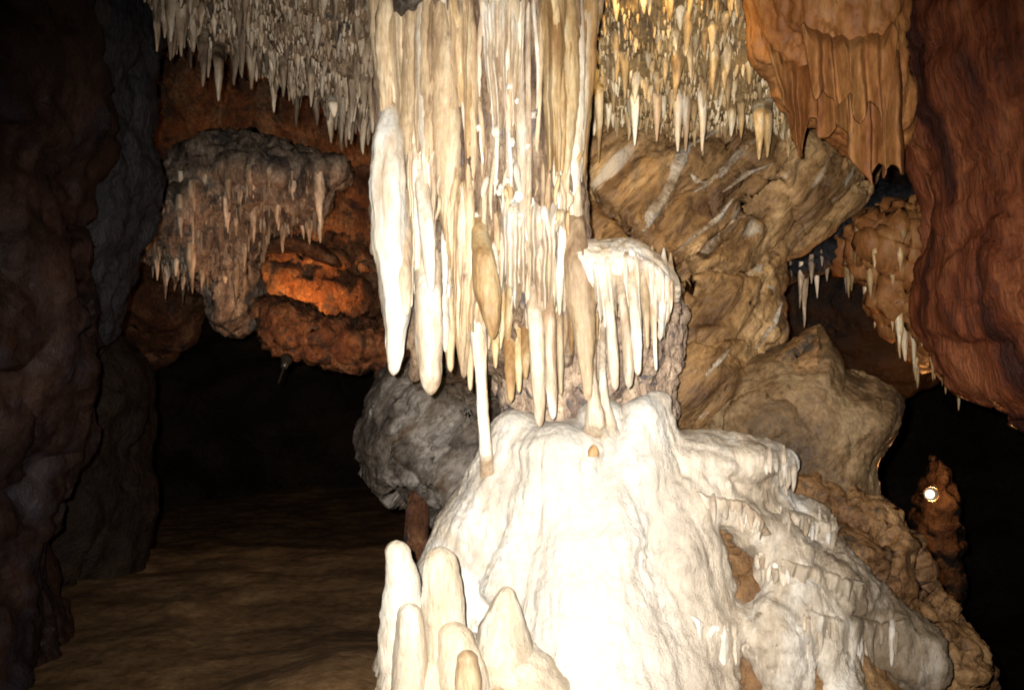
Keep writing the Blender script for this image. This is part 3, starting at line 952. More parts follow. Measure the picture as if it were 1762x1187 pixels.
for k, (x0, y0, x1, y1, w0, w1, mt, so) in enumerate(ribs):
    pts = []
    d0 = col_front(x0, y0)
    for t in np.linspace(0, 1, 8):
        x = x0 + (x1 - x0) * t ** .7 + 3.2 * math.sin(k * 1.7 + t * (3 + k % 4))
        y = y0 + (y1 - y0) * t
        w = (w0 * (.12 + .88 * min(1, t * 3.5)) + (w1 - w0) * min(1, t * 2)) if t < .55 else w1 * (1 - ((t - .55) / .45) ** 1.6 * .78)
        d1 = col_front(x, y)
        d = min(d1 + .3 * w / FPX * 4.4, .35 * d1 + .65 * d0) + so + .02 * t + .09 * max(0, 1 - t * 5) ** 1.5
        pts.append((x, y, w, d))
    drip("stalactite", pts, 4.4, mt, cat=None, parent=col_o, seed=k + 1, n=14, seg=.013, flute=.2, nfl=5, rough=.14, ripple=.06)

for k, (tp, bt, mt, npl) in enumerate([
        ([(640, 10), (745, 0)], [(652, 180), (668, 225), (684, 200), (702, 262), (726, 330), (748, 290)], M_TAN, 5),
        ([(742, -10), (806, -10)], [(756, 390), (772, 468), (790, 410), (808, 330)], M_TAN, 3),
        ([(818, -10), (906, -10)], [(838, 190), (857, 262), (872, 190), (888, 225), (902, 170)], M_CREAM, 5),
        ([(925, -10), (1040, -10)], [(934, 330), (952, 280), (972, 372), (990, 440), (1006, 380)], M_OCHRE, 5),
        ([(690, 240), (750, 260)], [(700, 400), (716, 470), (736, 430), (752, 500)], M_CREAM, 4),
        ([(860, 340), (960, 350)], [(862, 450), (884, 520), (910, 470), (936, 530), (960, 480)], M_CREAM, 6),
        ([(770, 380), (850, 390)], [(776, 520), (796, 600), (820, 540), (848, 560)], M_TAN, 4)]):
    curtain("curtain", tp, bt, lambda x, y: col_front(x, y + 20) - .012, mt, thick=.022, pleat=.035, npl=npl, nu=80, nv=34, seed=30 + k, parent=col_o, lean=.02, teeth=28, nteeth=9, fade=.08, root=.06)

# white crystal knobs on the column's face
for k in range(26):
    x = rr.gauss(880, 28)
    y = rr.gauss(305, 62)
    if k >= 22:
        x, y = rr.uniform(690, 980), rr.uniform(220, 560)
    s = rr.uniform(3.5, 8.5) / FPX * 4.4
    if k >= 22:
        s *= .6
    d = col_front(x, y) + s * .15
    nu_, nv_ = 14, 11
    u = np.linspace(0, 2 * math.pi, nu_, endpoint=False)
    vv = np.linspace(.02, math.pi - .02, nv_)
    U, V = np.meshgrid(u, vv, indexing='ij')
    dr = np.stack([np.sin(V) * np.cos(U), np.sin(V) * np.sin(U), np.cos(V)], -1).reshape(-1, 3)
    pv = dr * (s * (1 + .55 * perlin(dr * 1.5 + k * 3.3) + .12 * perlin(dr * 5 + k)))[:, None] * np.array([1, 1, 1.15])
    i, j = np.meshgrid(np.arange(nu_), np.arange(nv_ - 1), indexing='ij')
    a_ = i * nv_ + j
    b2_ = ((i + 1) % nu_) * nv_ + j
    ff = np.stack([a_, a_ + 1, b2_ + 1, b2_], -1).reshape(-1, 4)
    add("crystal_knob", mesh_from("crystal_knob", pv, ff), (M_CRYSTAL if k % 2 else M_WHITE), parent=col_o, loc=W(x, y, d))

# free-hanging stalactites of the column: things
G = "stalactites hanging from the dripstone column"
HANG = [
    ([(676, 180, 14, 4.50), (668, 230, 24, 4.38), (667, 300, 27), (672, 420, 27), (681, 500, 23), (683, 560, 18), (679, 610, 12), (677, 646, 7)], 4.32, M_WHITE, "broad white stalactite at the column's left edge, the brightest and longest", dict(flute=.26, nfl=7, n=36, rough=.14)),
    ([(690, 330, 16, 4.4), (696, 470, 13), (699, 545, 6)], 4.28, M_CREAM, "cream stalactite fused against the broad white one's right side", {}),
    ([(738, 420, 22, 4.45), (737, 500, 22), (738, 580, 22), (741, 640, 19), (741, 680, 11)], 4.32, M_CREAM, "thick blunt-ended cream stalactite second from the column's left edge", dict(n=26)),
    ([(722, 290, 11, 4.36), (733, 380, 13), (739, 450, 11), (742, 503, 5)], 4.22, M_WHITE, "short white stalactite in front of the thick blunt one", {}),
    ([(708, 440, 5, 4.4), (707, 530, 3)], 4.36, M_CREAM, "thin pale straw stalactite between the broad white and thick blunt ones", {}),
    ([(760, 480, 9, 4.45), (766, 560, 8), (766, 606, 3)], 4.38, M_CREAM, "small cream stalactite just right of the thick blunt one", {}),
    ([(764, 400, 6, 4.36), (766, 470, 5), (766, 505, 2)], 4.28, M_WHITE, "slender white drip above the small cream stalactite", {}),
    ([(772, 500, 13, 4.48), (774, 580, 11), (775, 640, 4)], 4.42, M_TAN, "tan carrot-shaped stalactite left of the thin rod", {}),
    ([(795, 500, 12, 4.5), (797, 590, 12), (798, 651, 4)], 4.4, M_TAN, "tan pointed stalactite nearest the thin rod's left", {}),
    ([(808, 560, 7, 4.5), (808, 620, 7), (809, 672, 3)], 4.46, M_TAN, "small tan stalactite tucked behind the thin rod", {}),
    ([(822, 380, 12, 4.36), (832, 440, 18), (838, 500, 22), (846, 545, 15), (848, 584, 5)], 4.22, M_OCHRE, "yellow carrot-shaped stalactite swelling in the column's middle", dict(n=24)),
    ([(845, 400, 8, 4.4), (852, 470, 8), (846, 505, 3)], 4.26, M_CREAM, "slanting cream stalactite beside the yellow swelling one", {}),
    ([(850, 540, 7, 4.5), (852, 600, 6), (853, 634, 2)], 4.44, M_OCHRE, "short ochre stalactite below the yellow swelling one", {}),
    ([(822, 520, 14, 4.5), (824, 590, 13), (827, 640, 9), (832, 720, 9), (836, 780, 10), (839, 830, 13, 4.62)], 4.44, M_CREAM, "thin rod-like dripstone reaching from the column down to the mound", dict(tip=None, n=16, ripple=.05)),
    ([(876, 580, 9, 4.5), (878, 640, 9), (879, 692, 5)], 4.42, M_OCHRE, "leftmost of three ochre stalactites under the column's middle", {}),
    ([(892, 580, 8, 4.5), (892, 630, 8), (893, 676, 3)], 4.44, M_OCHRE, "middle of three ochre stalactites under the column's middle", {}),
    ([(903, 575, 8, 4.5), (904, 620, 8), (905, 652, 3)], 4.43, M_OCHRE, "rightmost and shortest of three ochre stalactites under the column's middle", {}),
    ([(916, 500, 12, 4.45), (921, 560, 13), (925, 640, 12), (928, 700, 10), (928, 735, 6)], 4.36, M_CREAM, "left one of two long straight stalactites ending over the mound top", dict(n=20)),
    ([(938, 505, 13, 4.45), (945, 545, 11), (947, 620, 10), (950, 690, 9), (951, 722, 5)], 4.38, M_CREAM, "right one of two long straight stalactites ending over the mound top", dict(n=20)),
    ([(990, 380, 15, 4.45), (992, 450, 22), (1000, 520, 24), (1006, 580, 17), (1010, 650, 10), (1012, 690, 6)], 4.4, M_TAN, "broad flat tan stalactite between the long pair and the right cluster", dict(n=24, yscale=.6)),
    ([(962, 540, 6, 4.5), (964, 620, 6), (965, 680, 3)], 4.46, M_TAN, "narrow tan stalactite behind the long straight pair", {}),
    ([(1020, 560, 6, 4.7), (1019, 650, 7), (1022, 690, 11), (1025, 730, 18), (1027, 770, 26, 4.62)], 4.46, M_CREAM, "slim pale stalactite joined to the mound left of the rounded knob", dict(tip=None)),
    ([(1038, 560, 5, 4.7), (1036, 640, 6), (1039, 690, 9), (1044, 730, 16), (1046, 770, 24, 4.66)], 4.5, M_CREAM, "second slim pale stalactite joined to the mound beside the rounded knob", dict(tip=None)),
    ([(1046, 470, 12, 4.45), (1050, 540, 8), (1056, 620, 9), (1059, 672, 5)], 4.36, M_CREAM, "cream stalactite at the left end of the right-hand cluster", {}),
    ([(1064, 465, 9, 4.4), (1072, 520, 7), (1080, 600, 8), (1082, 640, 9), (1082, 668, 5)], 4.3, M_CREAM, "cream stalactite with a swollen tip, second in the right-hand cluster", {}),
    ([(1086, 465, 10, 4.4), (1090, 520, 8), (1096, 590, 9), (1098, 646, 5)], 4.28, M_CREAM, "smooth blunt stalactite in the middle of the right-hand cluster", {}),
    ([(1106, 465, 9, 4.4), (1112, 540, 6), (1114, 600, 3)], 4.32, M_TAN, "thin tan stalactite right of the smooth blunt one in the cluster", {}),
    ([(1122, 468, 8, 4.42), (1124, 540, 6), (1129, 638, 2)], 4.34, M_CREAM, "longest needle stalactite at the right of the right-hand cluster", {}),
    ([(1142, 472, 10, 4.45), (1140, 530, 7), (1136, 585, 4)], 4.36, M_CREAM, "short stalactite at the outer end of the right-hand cluster", {}),
    ([(1154, 480, 8, 4.5), (1152, 520, 6), (1148, 556, 2)], 4.42, M_TAN, "outermost short tan fringe stalactite of the right-hand cluster", {}),
]
for k, (pts, d, mt, lab, kw) in enumerate(HANG):
    p0 = pts[0]
    d00 = p0[3] if len(p0) > 3 else d
    pts = [(p0[0], p0[1] - 45, p0[2] * .12, d00 + .08), (p0[0], p0[1] - 22, p0[2] * .62, d00 + .04)] + pts
    drip("stalactite", pts, d, mt, label=lab, group=G, seed=k + 40, **kw)

def drape_front(px, py):
    return r_dr.front(px, max(py, -200), 12)


curtain("curtain", [(1318, 70), (1350, 96), (1400, 108), (1450, 104), (1500, 92), (1546, 80)],
        [(1346, 160), (1360, 200), (1370, 272), (1381, 268), (1390, 205), (1402, 206), (1412, 236), (1426, 236), (1440, 205), (1452, 232), (1470, 276), (1496, 322), (1511, 280), (1521, 308), (1533, 282), (1544, 302), (1557, 300)],
        drape_front, M_ORANGE, thick=.03, pleat=.05, npl=8, nu=150, nv=34, seed=3, parent=drape, lean=-.05, root=.14)
curtain("curtain", [(1380, 40), (1430, 60), (1480, 52), (1530, 40)], [(1384, 140), (1402, 175), (1418, 150), (1440, 186), (1462, 160), (1478, 215), (1500, 170), (1520, 220), (1540, 180)],
        lambda x, y: drape_front(x, y) - .03, M_ORANGE, thick=.03, pleat=.04, npl=6, nu=110, nv=28, seed=8, parent=drape, lean=-.04, root=.16, fade=.1)
# pale veins standing proud of the tilted face
VEINS = [([(1108, 398), (1120, 372), (1140, 340), (1158, 305), (1172, 268), (1192, 246)], 10), ([(1196, 330), (1220, 318), (1246, 292), (1275, 262), (1300, 240)], 8), ([(1190, 300), (1206, 318), (1222, 310)], 7),
         ([(1180, 255), (1230, 226), (1275, 205)], 7), ([(1245, 330), (1290, 296), (1330, 282)], 6), ([(1160, 436), (1200, 402), (1236, 376), (1262, 342)], 6), ([(1170, 690), (1205, 655), (1240, 618), (1256, 600)], 5), ([(1300, 600), (1330, 560), (1346, 520)], 5)]
for k, (ln, w) in enumerate(VEINS):
    pts = []
    for i, (x, y) in enumerate(ln):
        d = r_tilt.front(x, y, 10)
        pts.append((x, y, w * (1 if 0 < i < len(ln) - 1 else .35), d + .012))
    drip("calcite_vein", pts, 6, M_VEIN, cat=None, parent=tilt_o, seed=800 + k, n=14, seg=.02, rough=.4, flute=.35, nfl=5, yscale=.4, tip=None)
# canopy over the right-hand cluster
rock("canopy", [(950, 400), (1000, 410), (1040, 416), (1085, 410), (1130, 440), (1170, 488), (1168, 530), (1150, 510), (1120, 520), (1090, 500), (1060, 520), (1030, 540), (990, 520), (950, 470)],
     4.62, .30, .2, .013, M_CREAM, None, None, parent=col_o, warp=.012,
     steps=(("fbm", .03, 4, 4), ("ridge", .014, (16, 16, 3)), ("fbm", .008, 24, 3)))
curtain("curtain", [(1006, 450), (1040, 440), (1085, 432), (1125, 452), (1160, 486)], [(1010, 560), (1040, 560), (1070, 530), (1095, 548), (1120, 530), (1140, 560), (1166, 540)],
        4.36, M_CREAM, thick=.025, pleat=.04, npl=7, nu=110, nv=24, seed=5, parent=col_o, lean=.03, teeth=50, nteeth=18, fade=.14, root=.05)
for k in range(16):
    x = rr.uniform(1030, 1162); y = 488 + rr.uniform(-6, 18); L = rr.uniform(20, 80); w = rr.uniform(2.2, 5)
    d = 4.36 + rr.uniform(0, .12) + .1 * max(0, (x - 1110) / 50)
    drip("drip", [(x, y - 20, w * .8, d + .05), (x, y, w, d), (x + rr.uniform(-3, 3), y + L * .6, w * .7, d), (x + rr.uniform(-3, 3), y + L, w * .25, d)], d, rr.choice([M_CREAM, M_TAN]), cat=None, parent=col_o, seed=700 + k, n=10)
# grey-green rock wedge at the column's head
rock("rock_wedge", [(668, -260), (900, -260), (812, -14), (772, 14), (730, 40), (700, 52), (680, 30)],
     4.52, .22, .16, .014, M_GREY, "dark grey-green rock wedge at the column's head", "rock",
     steps=(("fbm", .06, 2.4, 4), ("ridge", .03, 7)))

# ------------------------------------------------------------------ the white mound
def smax(a, b, k):
    return -sm(-a, -b, k)


def ell(X, Y, Z, c, r):
    x, y, z = X - c[0], Y - c[1], Z - c[2]
    k0 = np.sqrt((x / r[0]) ** 2 + (y / r[1]) ** 2 + (z / r[2]) ** 2)
    k1 = np.sqrt((x / r[0] ** 2) ** 2 + (y / r[1] ** 2) ** 2 + (z / r[2] ** 2) ** 2)
    return k0 * (k0 - 1) / np.maximum(k1, 1e-6)


def rcone(X, Y, Z, a, b, ra, rb):
    ba = np.asarray(b) - np.asarray(a)
    h = np.clip(((X - a[0]) * ba[0] + (Y - a[1]) * ba[1] + (Z - a[2]) * ba[2]) / (ba @ ba), 0, 1)
    return np.sqrt((X - a[0] - ba[0] * h) ** 2 + (Y - a[1] - ba[1] * h) ** 2 + (Z - a[2] - ba[2] * h) ** 2) - (ra + (rb - ra) * h)


def R_(px, d=4.5):
    return px / FPX * d


def core_field(X, Y, Z):
    """the brown bank under the flowstone"""
    s = rcone(X, Y, Z, W(1010, 800, 4.85), np.array([.35, 4.75, -.2]), .14, .74)
    s = sm(s, rcone(X, Y, Z, W(900, 760, 4.95), np.array([-.12, 4.95, -.1]), .12, .58), .1)
    s = sm(s, rcone(X, Y, Z, W(1180, 790, 5.0), np.array([1.22, 4.95, -.1]), .16, .74), .1)
    return s


def mound_field(X, Y, Z):
    s = rcone(X, Y, Z, W(992, 782, 4.58), np.array([.40, 4.55, .0]), .085, .66)                      # bright central cone
    s = sm(s, ell(X, Y, Z, W(985, 762, 4.75), (.34, .3, .11)), .10)                                  # crown
    s = sm(s, rcone(X, Y, Z, W(885, 738, 4.72), W(828, 930, 4.72), .10, .20), .10)                   # left shoulder
    s = sm(s, rcone(X, Y, Z, W(828, 930, 4.72), np.array([-.28, 4.62, .0]), .20, .42), .12)
    s = sm(s, rcone(X, Y, Z, W(800, 980, 4.66), W(865, 850, 4.62), .11, .08), .14)
    s = sm(s, rcone(X, Y, Z, W(1106, 716, 4.62), W(1100, 800, 4.62), .085, .17), .05)                # rounded knob
    s = sm(s, rcone(X, Y, Z, W(1132, 692, 4.66), W(1140, 780, 4.66), .04, .08), .03)
    s = sm(s, ell(X, Y, Z, W(1035, 712, 4.7), (.10, .12, .07)), .05)
    s = sm(s, rcone(X, Y, Z, W(955, 775, 4.55), W(930, 850, 4.52), .07, .09), .12)
    s = sm(s, ell(X, Y, Z, W(1095, 880, 4.58), (.12, .16, .12)), .12)
    s = sm(s, ell(X, Y, Z, W(1205, 790, 4.85), (.42, .3, .13)), .08)                                 # upper right tier
    s = sm(s, rcone(X, Y, Z, W(1190, 815, 4.7), W(1375, 905, 4.88), .13, .13), .08)                  # middle tier
    s = sm(s, rcone(X, Y, Z, W(1220, 850, 4.62), W(1350, 950, 4.62), .09, .10), .05)
    s = sm(s, rcone(X, Y, Z, W(1170, 880, 4.62), np.array([.74, 4.5, .2]), .16, .30), .10)           # lower right body
    s = sm(s, rcone(X, Y, Z, W(1340, 940, 4.85), np.array([1.25, 4.8, .12]), .15, .34), .10)
    s = sm(s, rcone(X, Y, Z, W(1360, 970, 4.6), W(1350, 1130, 4.45), .10, .12), .06)
    s = sm(s, ell(X, Y, Z, W(1385, 1010, 4.75), (.27, .28, .2)), .10)
    s = sm(s, rcone(X, Y, Z, W(1340, 1060, 4.55), W(1390, 1280, 4.35), .08, .10), .05)
    s = sm(s, rcone(X, Y, Z, W(1395, 1040, 4.6), W(1450, 1260, 4.4), .12, .13), .06)
    s = sm(s, rcone(X, Y, Z, W(1410, 985, 4.82), W(1555, 1130, 4.72), .12, .17), .12)
    s = sm(s, rcone(X, Y, Z, W(905, 870, 4.52), W(870, 1010, 4.42), .05, .09), .07)
    s = sm(s, rcone(X, Y, Z, W(850, 840, 4.62), W(815, 900, 4.56), .05, .07), .06)
    s = sm(s, rcone(X, Y, Z, W(1150, 860, 4.55), W(1175, 960, 4.42), .06, .08), .06)
    s = sm(s, rcone(X, Y, Z, W(1050, 830, 4.5), W(1075, 930, 4.35), .05, .07), .07)
    # hollow that lays the brown bank bare, its upper lip drawn out into teeth
    sh = np.broadcast(X, Y, Z).shape
    tx = np.broadcast_to(X, (sh[0], 1, 1)).ravel()
    teeth = np.abs(perlin(np.stack([tx * 26, tx * 0, tx * 0 + 2.2], 1))) * .16
    teeth = teeth.reshape(sh[0], 1, 1)
    Zt = Z + teeth
    hol = rcone(X, Y, Zt, W(1250, 905, 4.35), W(1275, 950, 4.35), .035, .06)
    hol = np.minimum(hol, rcone(X, Y, Zt, W(1275, 950, 4.35), W(1318, 1012, 4.35), .06, .045))
    hol = np.minimum(hol, rcone(X, Y, Zt, W(1318, 1012, 4.35), W(1345, 1010, 4.35), .045, .012))
    yd = np.clip(Y - 4.3, 0, 9)
    hol = hol + 0 * yd
    hol = np.minimum(hol, rcone(X, Y * .0 + 4.35, Zt, W(1250, 908, 4.35), W(1272, 950, 4.35), .028, .05))
    hol = np.minimum(hol, rcone(X, Y * .0 + 4.35, Zt, W(1272, 950, 4.35), W(1315, 1008, 4.35), .05, .04))
    s = smax(s, -hol, .02)
    s = sm(s, ell(X, Y, Z, W(1275, 1080, 4.55), (.22, .2, .10)), .10)
    s = sm(s, rcone(X, Y, Z, W(1330, 1050, 4.45), W(1345, 1200, 4.35), .05, .06), .05)
    # arches along the hem
    hem = rcone(X, Y * .0 + 4.2, Zt, W(1300, 1125, 4.2), W(1285, 1260, 4.2), .03, .09)
    hem = np.minimum(hem, rcone(X, Y * .0 + 4.2, Zt, W(1428, 1135, 4.2), W(1425, 1240, 4.2), .03, .06))
    hem = np.minimum(hem, rcone(X, Y * .0 + 4.2, Zt, W(1350, 1100, 4.2), W(1352, 1150, 4.2), .008, .02))
    hem = np.minimum(hem, rcone(X, Y * .0 + 4.2, Zt, W(1530, 1160, 4.2), W(1600, 1260, 4.2), .03, .12))
    s = smax(s, -hem, .02)
    return s


lo, hi = np.array([-1.1, 3.6, -.05]), np.array([2.35, 5.6, 1.65])
v, f = surface_net(mound_field, lo, hi, .0155)
v = relax(v, f, 2)
n = normals(v, f)
ax_ = np.array([.25, 4.75])
th = np.arctan2(v[:, 0] - ax_[0], -(v[:, 1] - ax_[1]))
rd = np.hypot(v[:, 0] - ax_[0], v[:, 1] - ax_[1])
amt = .028 * fbm(v * 2.6, 3) + .016 * fbm(v * 7 + 11, 3)
steep = np.clip(1 - np.abs(n[:, 2]) * .9, .15, 1)
amt += steep * .024 * ridge(np.stack([th * 9, rd * 1.5, v[:, 2] * 1.6], 1), 3)          # drip runnels fanning out from the top
amt += .020 * ridge(np.stack([v[:, 0] * 2.2, v[:, 1] * 2.2, v[:, 2] * 7 + fbm(v * 2, 2) * 1.5], 1), 2) * np.clip((v[:, 0] - .35) / .5, .1, 1)
amt += .006 * fbm(v * 15, 4) + steep * .013 * ridge(np.stack([th * 22, rd * 2, v[:, 2] * 2.5], 1), 2) + np.clip((v[:, 0] - .75) / .6, 0, 1) * (.05 * fbm(v * 6 + 4, 4) + .022 * ridge(v * np.array([15, 15, 8]), 3))
v = v + n * amt[:, None]
n = normals(v, f)
v = v + n * (.004 * ridge(np.stack([v[:, 0] * 36, v[:, 1] * 36, v[:, 2] * 5], 1), 2) * steep)[:, None]
base = np.array([.4, 4.5, 0])
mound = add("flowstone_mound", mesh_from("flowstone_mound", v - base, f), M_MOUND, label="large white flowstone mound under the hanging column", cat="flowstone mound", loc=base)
mound_v, mound_n = v, normals(v, f)

v, f = surface_net(core_field, lo, hi, .03)
v = relax(v, f, 1)
n = normals(v, f)
v = v + n * (.05 * fbm(v * 3, 4) + .015 * fbm(v * 12, 3) - .01)[:, None]
add("mud_bank", mesh_from("mud_bank", v - base, f), M_BROWN, label="bare brown bank showing through the hollow in the white mound", cat="mud bank", loc=base)


def mound_front(px, py):
    """distance at which the mound's face is met along a pixel"""
    best = 4.5
    q = W(px, py, 1.0) - np.array([0, 0, CAM_Z])
    dd = mound_v[:, 1]
    sx = mound_v[:, 0] / dd
    sz = (mound_v[:, 2] - CAM_Z) / dd
    m = (np.abs(sx - q[0]) < .006) & (np.abs(sz - q[2]) < .006)
    if m.any():
        best = float(dd[m].min())
    return best


# ragged hems along the mound's tiers: parts of the mound
def mf(x, y):
    return mound_front(x, y) - .004


def hem(top, bot, seed, mat=None, teeth=24, nteeth=14, thick=.018, pleat=.018, npl=6, nu=80, off=0.0):
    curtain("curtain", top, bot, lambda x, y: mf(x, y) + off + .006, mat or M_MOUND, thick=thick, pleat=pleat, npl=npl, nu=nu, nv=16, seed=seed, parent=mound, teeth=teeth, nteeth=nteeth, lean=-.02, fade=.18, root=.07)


hem([(1200, 846), (1240, 852), (1280, 858), (1308, 882), (1326, 918)], [(1200, 872), (1240, 878), (1278, 880), (1302, 905), (1314, 945)], 11, nteeth=16)
hem([(1190, 1056), (1225, 1062), (1262, 1062), (1310, 1052)], [(1190, 1110), (1220, 1140), (1258, 1155), (1304, 1100)], 17, teeth=40, nteeth=15, nu=120)

hem([(1340, 868), (1385, 882), (1420, 892), (1450, 905)], [(1338, 896), (1380, 914), (1418, 922), (1448, 926)], 14, teeth=20, nteeth=9)
hem([(1350, 960), (1400, 968), (1450, 985), (1486, 1000)], [(1346, 992), (1396, 1012), (1446, 1020), (1484, 1024)], 23, teeth=24, nteeth=10)
hem([(1390, 1046), (1450, 1056), (1510, 1062), (1560, 1062)], [(1386, 1092), (1446, 1112), (1506, 1110), (1560, 1090)], 19, teeth=34, nteeth=11, nu=110)


def drips(pts, n, ln, wd, spread, mat=None):
    """small drips of uneven size half sunk in the mound's face along a tier"""
    for k in range(n):
        t = rr.random()
        i = min(int(t * (len(pts) - 1)), len(pts) - 2)
        u = t * (len(pts) - 1) - i
        x = pts[i][0] + (pts[i + 1][0] - pts[i][0]) * u + rr.uniform(-4, 4)
        y = pts[i][1] + (pts[i + 1][1] - pts[i][1]) * u + rr.gauss(0, spread)
        L = ln[0] + (ln[1] - ln[0]) * rr.random() ** 2
        w = rr.uniform(*wd)
        d = mound_front(x, y)
        if d > 4.9 or d == 4.5:
            continue
        r_w = w / FPX * d
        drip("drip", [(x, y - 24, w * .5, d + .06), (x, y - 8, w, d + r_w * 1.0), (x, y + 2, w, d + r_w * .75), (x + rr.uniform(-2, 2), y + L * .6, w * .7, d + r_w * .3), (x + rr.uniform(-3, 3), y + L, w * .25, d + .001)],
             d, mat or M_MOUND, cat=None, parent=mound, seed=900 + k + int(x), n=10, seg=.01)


drips([(1305, 965), (1335, 985), (1366, 995)], 14, (10, 34), (3, 7), 6)
drips([(1280, 790), (1340, 805), (1376, 822)], 16, (10, 34), (2.5, 6), 6)
drips([(1350, 895), (1400, 915), (1446, 915)], 14, (8, 26), (2.5, 6), 8)
drips([(1200, 870), (1260, 880), (1310, 905)], 12, (10, 30), (3, 7), 5)
drips([(1380, 1075), (1440, 1095), (1500, 1105), (1572, 1075)], 16, (20, 70), (3, 7), 12)


# small round hollow pebble at the apex
drip("calcite_knob", [(1022, 785, 9), (1022, 775, 9), (1022, 764, 6)], 4.42, M_OCHRE, label="small round ochre knob beside the mound's white apex", cat="calcite knob", seed=77, n=14, seg=.004)

# ------------------------------------------------------------------ stalagmites in front, left
GS = "stalagmites at the mound's left foot"
STAG = [
    ([(690, 1230, 40), (690, 1120, 37), (691, 1050, 35), (694, 1000, 30), (686, 960, 23), (682, 929, 18)], 3.95, M_STAG, "tall white rounded stalagmite at the left front, knobbed like a thumb", dict(n=32, rough=.10, flute=.08)),
    ([(768, 1240, 46), (765, 1130, 41), (763, 1060, 35), (760, 1000, 31), (758, 965, 28), (756, 940, 25)], 3.92, M_STAG, "tall cream finger-shaped stalagmite beside the white thumb", dict(n=32, rough=.09, flute=.09)),
    ([(706, 1220, 32), (706, 1130, 28), (706, 1070, 23), (705, 1037, 18)], 3.82, M_STAG, "small stalagmite between and before the two tall ones", dict(n=24, rough=.06)),
    ([(800, 1260, 48), (795, 1160, 42), (784, 1095, 30), (778, 1068, 20)], 3.84, M_STAG, "lumpy stalagmite stub leaning on the cream finger's foot", dict(n=26, rough=.1)),
    ([(808, 1260, 24), (806, 1170, 22), (803, 1130, 17), (803, 1117, 13)], 3.74, M_TAN, "low tan stalagmite at the bottom of the front group", dict(n=20)),
    ([(868, 1260, 58), (866, 1130, 50), (868, 1070, 36), (870, 1035, 21), (872, 1008, 9)], 4.02, M_STAG, "cone-shaped cream stalagmite merged with the mound's front", dict(n=30, flute=.14, nfl=8)),
    ([(856, 1260, 30), (856, 1200, 22), (856, 1182, 14)], 3.72, M_TAN, "tip of a small tan stalagmite at the lower picture edge", dict(n=20)),
]
for k, (pts, d, mt, lab, kw) in enumerate(STAG):
    x, y, w = pts[0]
    zb = W(x, y, d)[2]
    ybase = 593.5 + (CAM_Z + .1) / d * FPX
    pts = [(x, ybase, w * 1.25)] + pts
    drip("stalagmite", pts, d, mt, label=lab, cat="stalagmite", group=GS, seed=k + 160, tip='blunt', **kw)
# low flowstone apron linking the foot of the stalagmites
rock("flowstone_apron", [(640, 1230), (662, 1150), (690, 1110), (730, 1090), (790, 1090), (850, 1110), (930, 1110), (990, 1200), (1000, 1360), (600, 1360)],
     4.05, .26, .22, .016, M_STAG, "tan flowstone apron around the front stalagmites' feet", "flowstone",
     steps=(("fbm", .05, 3, 4), ("ridge", .02, (12, 12, 2))))
# rusty stub under the grey boulder
drip("rock_stub", [(716, 990, 24), (716, 930, 21), (717, 880, 18), (722, 820, 14), (724, 780, 8)], 6.0, M_REDROCK, label="rust brown rock stub standing under the grey boulder", cat="rock", seed=200, n=22, rough=.14)

# ------------------------------------------------------------------ stalactite fields
def unit_stalactites(count, seed0):
    out = []
    for k in range(count):
        prof = rr.choice([0, 0, 1])
        if prof == 0:
            path = [(0, 0, .25, .6), (0, 0, 0, 1.0), (rr.uniform(-.2, .2), 0, -.3, .8), (rr.uniform(-.3, .3), 0, -.7, .42), (0, 0, -1, .14)]
        else:
            path = [(0, 0, .25, .8), (0, 0, 0, 1.0), (0, 0, -.25, 1.05), (rr.uniform(-.3, .3), 0, -.5, .55), (rr.uniform(-.3, .3), 0, -.85, .3), (0, 0, -1, .12)]
        P_ = np.array(path)
        # built at a radius of one tenth of the length, then scaled per copy
        P_[:, [0, 3]] *= .1
        v, f = spindle(P_, n=11, seg=.06, seed=seed0 + k, rough=.14, flute=.14, nfl=4)
        out.append(mesh_from("stalactite", v, f))
    return out


UNITS = {m.name: None for m in (M_TEETH, M_TEETH_Y, M_WHITE, M_ORANGE, M_BLUE)}
for m in (M_TEETH, M_TEETH_Y, M_ORANGE, M_BLUE):
    lst = unit_stalactites(9, 300)
    for me in lst:
        me.materials.append(m)
    UNITS[m.name] = lst


def in_view(p):
    return (p[:, 1] > 0), 881 + p[:, 0] / p[:, 1] * FPX, 593.5 - (p[:, 2] - CAM_Z) / p[:, 1] * FPX


